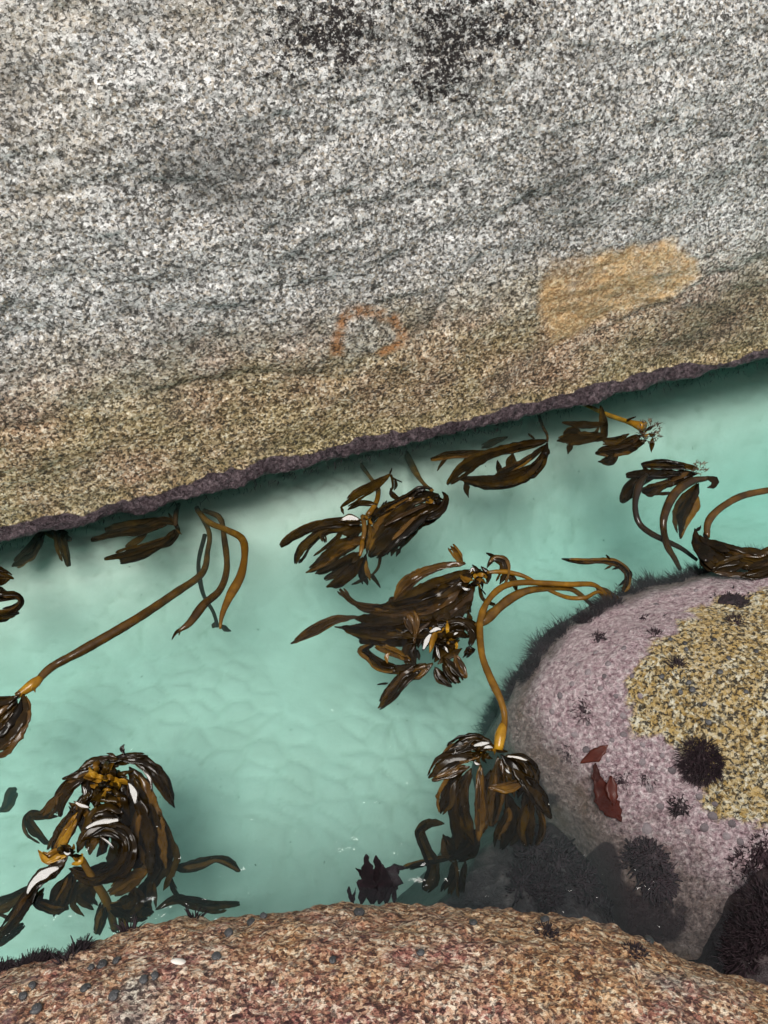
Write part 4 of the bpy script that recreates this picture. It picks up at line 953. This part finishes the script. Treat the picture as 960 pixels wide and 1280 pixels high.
# ---- loose piece
s = 4.571; f = cv(s, 590, 690)
k = plant('kelp', 780, 745, 'small lone kelp blade with a toothed bent tail near the pink boulder')
many(k, f, s, [([(512, 38), (600, 50), (700, 52), (790, 45), (850, 75), (895, 120), (895, 165), (868, 225)], (10, 38, 34, 36, 34, 34, 34, 8), (.0, -.02, -.06)),
               ([(800, 78), (775, 88), (758, 98)], (14, 10, 3), (-.01, -.02)), ([(845, 85), (820, 92), (802, 98)], (14, 10, 3), (-.01, -.02)), ([(880, 150), (855, 180), (838, 190)], (14, 12, 3), (-.04, -.05)), ([(790, 40), (772, 22), (766, 15)], (12, 8, 3), (.0, .0)),
               ([(900, 100), (912, 130), (905, 150)], (8, 12, 4), (-.02, -.03))])

# ================================================================ weeds, snails and limpets on the rocks
def tuft(px, py, rad, n, label, group, mat=M_WEED, rock=None, L=(.008, .020), flat=.0017, z=None, name='algae_tuft', up=.6, cat='algae', lay=None, body=.5):
    if z is None: c, nn = hit(px, py, *(rock or ()))
    else: c, nn = at(px, py, z), Vector((0, 0, 1))
    pxm = (c - CAM).length / FOCAL; rm = rad * pxm; n = int(n * 1.7)
    t1 = nn.cross(Vector((0, 1, 0.3))).normalized(); t2 = nn.cross(t1)
    V = []; F = []
    if body:
        nr, na = 5, 14; sd_ = rng.random() * 60
        for i in range(nr):
            for j in range(na):
                th = 2 * math.pi * j / na; ph = .5 * math.pi * i / (nr - 1) * .97
                kk = rm * body * (1 + .45 * noise3(np.array([[math.cos(th) * 1.6 + sd_, math.sin(th) * 1.6, ph * 1.5]]))[0])
                V.append(c + (t1 * math.cos(th) + t2 * math.sin(th)) * kk * math.cos(ph) + nn * (kk * .30 * math.sin(ph) - .004))
        for i in range(nr - 1):
            for j in range(na): F.append((i * na + j, i * na + (j + 1) % na, (i + 1) * na + (j + 1) % na, (i + 1) * na + j))
        F.append(tuple((nr - 1) * na + j for j in range(na)))
    for q in range(n):
        a_ = rng.uniform(0, 2 * math.pi); rr = rm * math.sqrt(rng.random()) * .8
        b0 = c + (t1 * math.cos(a_) + t2 * math.sin(a_)) * rr - nn * .006
        if body: b0 += nn * rm * body * .30 * math.sqrt(max(0, 1 - (rr / (rm * body)) ** 2))
        dr = (t1 * math.cos(a_) * rr / rm * 1.0 + t2 * math.sin(a_) * rr / rm + nn * up + Vector((rng.uniform(-.5, .5), rng.uniform(-.5, .5), rng.uniform(-.3, .3))))
        if lay: dr += Vector(lay)
        dr.normalize()
        ln = rng.uniform(*L); bend = Vector((rng.uniform(-1, 1), rng.uniform(-1, 1), rng.uniform(-.9, .3))) * ln * .35
        sx = dr.cross(Vector((rng.uniform(-1, 1), rng.uniform(-1, 1), 1))).normalized(); wd = flat * rng.uniform(.6, 1.5); sy = dr.cross(sx) * .35
        b = len(V); steps = 4
        for i in range(steps + 1):
            t_ = i / steps; p = b0 + dr * ln * t_ + bend * t_ * t_; ww = wd * (1 - .75 * t_)
            V += [p + sx * ww, p + sy * ww, p - sx * ww]
        for i in range(steps):
            for j in range(3):
                j2 = (j + 1) % 3
                F.append((b + i * 3 + j, b + i * 3 + j2, b + i * 3 + 3 + j2, b + i * 3 + 3 + j))
    o = mesh_obj(name, V, F, mat); tag(o, label, cat, group); return o

G = 'dark weed tufts on the pink boulder'
tuft(730, 887, 16, 70, 'spiky dark weed tuft alone in the middle of the pink crust', G, rock=('pink',))
tuft(875, 952, 27, 900, 'largest round bushy dark weed tuft at the border of pink and gold', G, rock=('pink',), L=(.012, .026), flat=.0017)
tuft(709, 942, 10, 60, 'little dark weed tuft just in the water left of the red frond', G, rock=('pink',))
tuft(777, 976, 15, 90, 'wet dark weed tuft touching the dark red frond', G, rock=('pink',))
tuft(808, 974, 9, 60, 'small round dark weed tuft between red frond and biggest tuft', G, rock=('pink',))
tuft(850, 1006, 13, 70, 'glistening dark weed tuft beneath the biggest round tuft', G, rock=('pink',), flat=.004)
tuft(845, 830, 10, 90, 'compact dark weed tuft on the golden crown', G, rock=('pink',), L=(.012, .022))
tuft(912, 750, 24, 130, 'broad flattened dark weed patch at the top of the golden crown', G, rock=('pink',), flat=.004, lay=(1, 0, 0))
tuft(922, 779, 12, 60, 'small dark weed patch on gold rock below the broad patch', G, rock=('pink',), L=(.012, .025))
tuft(745, 799, 13, 60, 'thin dark weed tuft nearest the bent tail of the lone kelp blade', G, rock=('pink',), lay=(.8, 0, 0))
tuft(802, 773, 14, 55, 'sprawling dark weed tuft above the small curly one on pink crust', G, rock=('pink',), lay=(1, .2, 0))
tuft(818, 793, 10, 55, 'small curly dark weed tuft at the edge of the golden crown', G, rock=('pink',))
tuft(830, 772, 10, 30, 'slim lying strand of dark weed beside the sprawling tuft', G, rock=('pink',), lay=(1.6, .2, 0))
for (px, py, r_) in ((806, 1078, 26), (822, 1100, 20)):
    tuft(px, py, r_, 260, ('wide sunken mat of black weed on the submerged side of the pink boulder' if r_ > 22 else 'smaller black weed mat under water beside the wide sunken mat'), 'sunken weed mat', rock=('pink', 'sunk'), L=(.012, .028), flat=.006, up=.3)
for i, (px, py) in enumerate([(662, 838), (640, 862), (676, 812), (700, 792), (612, 905), (622, 885), (735, 772), (760, 755), (790, 740), (815, 728), (845, 716), (600, 925), (870, 712), (900, 690), (930, 682), (955, 690)]):
    tuft(px, py, 18, 170, 'hairy purple weed fringe along the waterline of the pink boulder', 'weed fringe round the pink boulder', rock=('pink',), L=(.02, .05), flat=.0012, lay=(-.3, .6, .1), up=.3, body=.5)
for i, (px, py) in enumerate([(700, 1075), (730, 1100), (670, 1060), (650, 1100), (760, 1125), (690, 1115)]):
    tuft(px, py, 26, 220, 'murky weed growing on the sunken rock in shade', 'weed on the sunken rock', rock=('sunk', 'pink'), L=(.012, .03), flat=.006, up=.3)
for i, (px, py) in enumerate([(940, 1090), (950, 1130), (930, 1160), (945, 1180), (925, 1190), (955, 1070), (955, 1160)]):
    tuft(px, py, 26, 200, 'wet black weed hanging on the rock beside the pink boulder', 'weed on the black rock', rock=('corner', 'pink'), L=(.012, .03), flat=.003, body=.4)
# red weed standing up behind the near boulder, and along its left edge
def weed_thing(px, py, z, label, rows, s, f, mat):
    e_ = empty('red_algae', at(px, py, z)); tag(e_, label, 'algae')
    for r_ in rows: blade(e_, f(r_[0]), [q / s for q in r_[1]], r_[2], r_[3] if len(r_) > 3 else mat, ser=.35, name='frond')
    return e_
s = 3.2; f = cv(s, 420, 880)
weed_thing(470, 1120, .0, 'upright ragged dark red weed standing behind the foreground boulder edge',
           [([(140, 800), (130, 700), (120, 600)], (60, 50, 14), (-.05, .10)), ([(150, 800), (165, 680), (160, 605)], (60, 40, 8), (-.05, .10)), ([(120, 700), (95, 670), (78, 655)], (30, 22, 10), (.0, .06)),
            ([(200, 800), (215, 700), (240, 660), (280, 655)], (60, 60, 44, 14), (-.06, .0, -.05)), ([(100, 800), (110, 740), (150, 660)], (60, 50, 26), (-.06, .05)), ([(170, 800), (190, 720), (185, 640)], (60, 50, 10), (-.05, .06)),
            ([(70, 800), (55, 760), (52, 730)], (14, 12, 4), (-.05, .0)), ([(230, 800), (235, 760), (240, 735)], (30, 30, 10), (-.05, -.02)), ([(60, 800), (75, 755), (80, 735)], (16, 8, 3), (-.05, .0))], s, f, M_WEED)
s = 3.2; f = cv(s, 660, 860)
e_ = empty('red_algae', hit(755, 980, 'pink')[0]); tag(e_, 'flat brick red frond lying on the pink boulder at the water edge', 'algae')
for pts, w in (([(275, 340), (300, 410), (330, 470), (375, 535)], (60, 110, 110, 20)), ([(330, 350), (340, 420), (345, 470)], (60, 90, 40)), ([(210, 300), (260, 270), (320, 228)], (14, 60, 20)), ([(270, 300), (270, 340), (290, 380)], (50, 56, 60))):
    q0 = hit(660 + pts[0][0] / s, 860 + pts[0][1] / s, 'pink')[0]; q1 = hit(660 + pts[-1][0] / s, 860 + pts[-1][1] / s, 'pink')[0]
    blade(e_, f(pts), [q / s for q in w], (q0.z + .012, q1.z + .014), M_RED, tilt=0, camber=.0, ser=.28, name='frond', wob=.2)
for (px, py) in ((-8, 1200), (12, 1195), (36, 1188), (62, 1181), (95, 1171)):
    tuft(px, py, rng.uniform(9, 14), 260, 'dark purple bushy weed hanging at the edge of the foreground boulder', 'weed along the foreground boulder edge', rock=('near',), L=(.008, .020), flat=.0014, up=.4, lay=(.2, .5, -.2), body=.45)
for i, (px, py) in enumerate(((84, 1175), (160, 1156), (243, 1144))):
    tuft(px, py, 9, 12, ('thin branching weed sprig at the end of the bushy purple weed', 'thin weed sprig on the foreground boulder edge below the shaggy kelp', 'thin weed sprig on the foreground boulder edge beside a trailing dark kelp strap')[i], 'weed sprigs over the boulder edge', rock=('near',), L=(.012, .03), flat=.0022, lay=(0, .5, .2), body=0)
# shaggy weed under the lip of the rock face: nobody could count its strands
def lip_fringe():
    V = []; F = []
    for q in range(700):
        s_ = rng.uniform(-1.9, 1.9); p = wmid + we * s_ + wn_ * rng.uniform(.0, .035); p.z = rng.uniform(-.05, .012)
        dr = (wn_ * rng.uniform(.3, 1.0) + we * rng.uniform(-.8, .3) + Vector((0, 0, rng.uniform(-.6, .05)))).normalized(); ln = rng.uniform(.008, .020) * (1.6 if rng.random() < .1 else 1)
        wd = rng.uniform(.0008, .002); sx = dr.cross(Vector((0, 0, 1))).normalized(); sy = dr.cross(sx) * .4; b = len(V); bend = we * rng.uniform(-.5, .2) * ln
        for i in range(4):
            t_ = i / 3; c = p + dr * ln * t_ + bend * t_ * t_; ww = wd * (1 - .8 * t_); V += [c + sx * ww, c + sy * ww, c - sx * ww]
        for i in range(3):
            for j in range(3):
                j2 = (j + 1) % 3; F.append((b + i * 3 + j, b + i * 3 + j2, b + i * 3 + 3 + j2, b + i * 3 + 3 + j))
    tag(mesh_obj('weed_fringe', V, F, M_WEED), 'fine dark weed fringe under the purple lip of the rock face', 'algae', None, 'stuff')
lip_fringe()

def orient(o, c, nn, spin, size):
    qn = nn.to_track_quat('Z', 'Y').to_matrix().to_4x4()
    o.matrix_world = Matrix.Translation(c) @ qn @ Matrix.Rotation(spin, 4, 'Z') @ Matrix.Scale(size, 4)
def snail_mesh():
    V = []; F = []; nt, ns_ = 44, 10                      # a coiled whorl shrinking upwards
    for i in range(nt):
        t_ = i / (nt - 1); th = t_ * 2 * math.pi * 2.6; k_ = .80 ** (t_ * 2.6 * 2.1)
        rc = .42 * k_; zc_ = .52 - .52 * k_ + .30 * k_ + .22 * t_ ; rt = .50 * k_
        for j in range(ns_):
            f_ = 2 * math.pi * j / ns_; r_ = rc + rt * math.cos(f_)
            V.append((r_ * math.cos(th), r_ * math.sin(th), zc_ + rt * .78 * math.sin(f_)))
    for i in range(nt - 1):
        for j in range(ns_):
            j2 = (j + 1) % ns_; F.append((i * ns_ + j, (i + 1) * ns_ + j, (i + 1) * ns_ + j2, i * ns_ + j2))
    F.append(tuple(range(ns_))); F.append(tuple((nt - 1) * ns_ + j for j in range(ns_))[::-1])
    return V, F
sv, sf = snail_mesh(); snail0 = None
spots = [(286, 1167, 6), (314, 1154, 6), (128, 1206, 6), (146, 1202, 5), (180, 1226, 5.5), (193, 1220, 5), (107, 1237, 6), (143, 1246, 6.5), (46, 1262, 6.5), (30, 1245, 5), (270, 1197, 6), (416, 1201, 5), (450, 1142, 7),
         (682, 1150, 5.5), (810, 1176, 6), (526, 1191, 5), (592, 1154, 5), (330, 1146, 5), (114, 1209, 4), (40, 1232, 4.5)]
for i, (px, py, r_) in enumerate(spots):
    c, nn = hit(px, py, 'near')
    if snail0 is None: o = snail0 = mesh_obj('sea_snail', sv, sf, M_SNAIL)
    else: o = snail0.copy(); col.objects.link(o)
    orient(o, c - nn * .001, (nn + Vector((0, 0, .6))).normalized(), rng.uniform(0, 6.28), r_ * 1.2 * (c - CAM).length / FOCAL)
    tag(o, 'small dark grey sea snail clinging to the foreground boulder', 'snail', 'dark snails on the foreground boulder')
spots = [(865, 862, 5), (850, 865, 4), (900, 840, 4.5), (861, 853, 4), (886, 903, 4.5), (856, 805, 4), (858, 812, 3.5), (945, 815, 4), (893, 800, 3.5), (932, 865, 3.5), (880, 880, 3.5), (827, 846, 4), (838, 800, 3.5), (910, 823, 3.5)]
for (px, py, r_) in spots:
    c, nn = hit(px, py, 'pink'); o = snail0.copy(); col.objects.link(o)
    orient(o, c - nn * .001, (nn + Vector((0, 0, .5))).normalized(), rng.uniform(0, 6.28), r_ * 1.05 * (c - CAM).length / FOCAL)
    tag(o, 'tiny dark snail on the golden crown of the pink boulder', 'snail', 'dark snails on the golden crown')
c, nn = hit(224, 1203, 'near')
pv = [(math.cos(a_) * rr * 1.5, math.sin(a_) * rr * .8, zz * .55) for rr, zz in ((1, 0), (.93, .35), (.7, .7), (.35, .93)) for a_ in np.linspace(0, 2 * math.pi, 13)[:-1]] + [(0, 0, .56)]
pf = [(i * 12 + j, i * 12 + (j + 1) % 12, (i + 1) * 12 + (j + 1) % 12, (i + 1) * 12 + j) for i in range(3) for j in range(12)] + [(36 + j, 36 + (j + 1) % 12, 48) for j in range(12)]
o = mesh_obj('limpet', pv, pf, M_SHELL); orient(o, c, nn, .5, 6.5 * (c - CAM).length / FOCAL); tag(o, 'single white oval limpet shell among snails on the foreground boulder', 'limpet')
c, nn = hit(446, 1141, 'near')
# ribbed limpets
def limpet_mesh():
    V = []; n_ = 20
    for rr, zz in ((1, 0), (.8, .22), (.5, .44), (.2, .58), (.06, .6)):
        for j in range(n_):
            w_ = rr * (1 + (.07 if j % 2 else -.05) * (1 if rr > .3 else 0)); a_ = 2 * math.pi * j / n_
            V.append((w_ * math.cos(a_) * 1.12, w_ * math.sin(a_), zz))
    F = [(i * n_ + j, i * n_ + (j + 1) % n_, (i + 1) * n_ + (j + 1) % n_, (i + 1) * n_ + j) for i in range(4) for j in range(n_)] + [tuple(4 * n_ + j for j in range(n_))]
    return V, F
lv, lf = limpet_mesh(); limp0 = None
lsp = [(779, 895, 5), (779, 918, 5), (803, 931, 4), (803, 953, 5), (840, 963, 5), (828, 945, 3.5), (733, 937, 5), (760, 905, 4), (718, 918, 5), (735, 840, 5), (760, 830, 5), (722, 830, 4), (700, 870, 5), (745, 815, 4), (770, 790, 4), (790, 845, 4),
       (750, 860, 4), (770, 870, 4), (812, 985, 6), (825, 1008, 5), (890, 1020, 6), (880, 1035, 6), (908, 1045, 5), (860, 1040, 5), (874, 996, 5), (894, 1005, 4), (915, 1030, 5), (760, 950, 4), (715, 855, 4), (690, 890, 4), (780, 810, 4), (735, 905, 4),
       (845, 745, 4), (820, 755, 4), (870, 738, 4), (800, 870, 4), (808, 1036, 7), (700, 905, 4), (755, 845, 4), (765, 925, 4), (925, 1052, 5), (815, 960, 3.5)]
for (px, py, r_) in lsp:
    c, nn = hit(px, py, 'pink')
    if limp0 is None: o = limp0 = mesh_obj('limpet', lv, lf, M_LIMPET)
    else: o = limp0.copy(); col.objects.link(o)
    orient(o, c - nn * .0015, nn, rng.uniform(0, 6.28), r_ * .85 * (c - CAM).length / FOCAL)
    tag(o, 'small grey limpet stuck on the pink crust of the boulder', 'limpet', 'limpets on the pink boulder')
tuft(683, 1166, 14, 120, 'dark clump of weed sitting on the foreground boulder', None, rock=('near',), L=(.006, .014), flat=.002)
tuft(796, 1188, 11, 70, 'low dark weed clump at the sloping end of the foreground boulder rim', None, rock=('near',), L=(.006, .014), flat=.002)
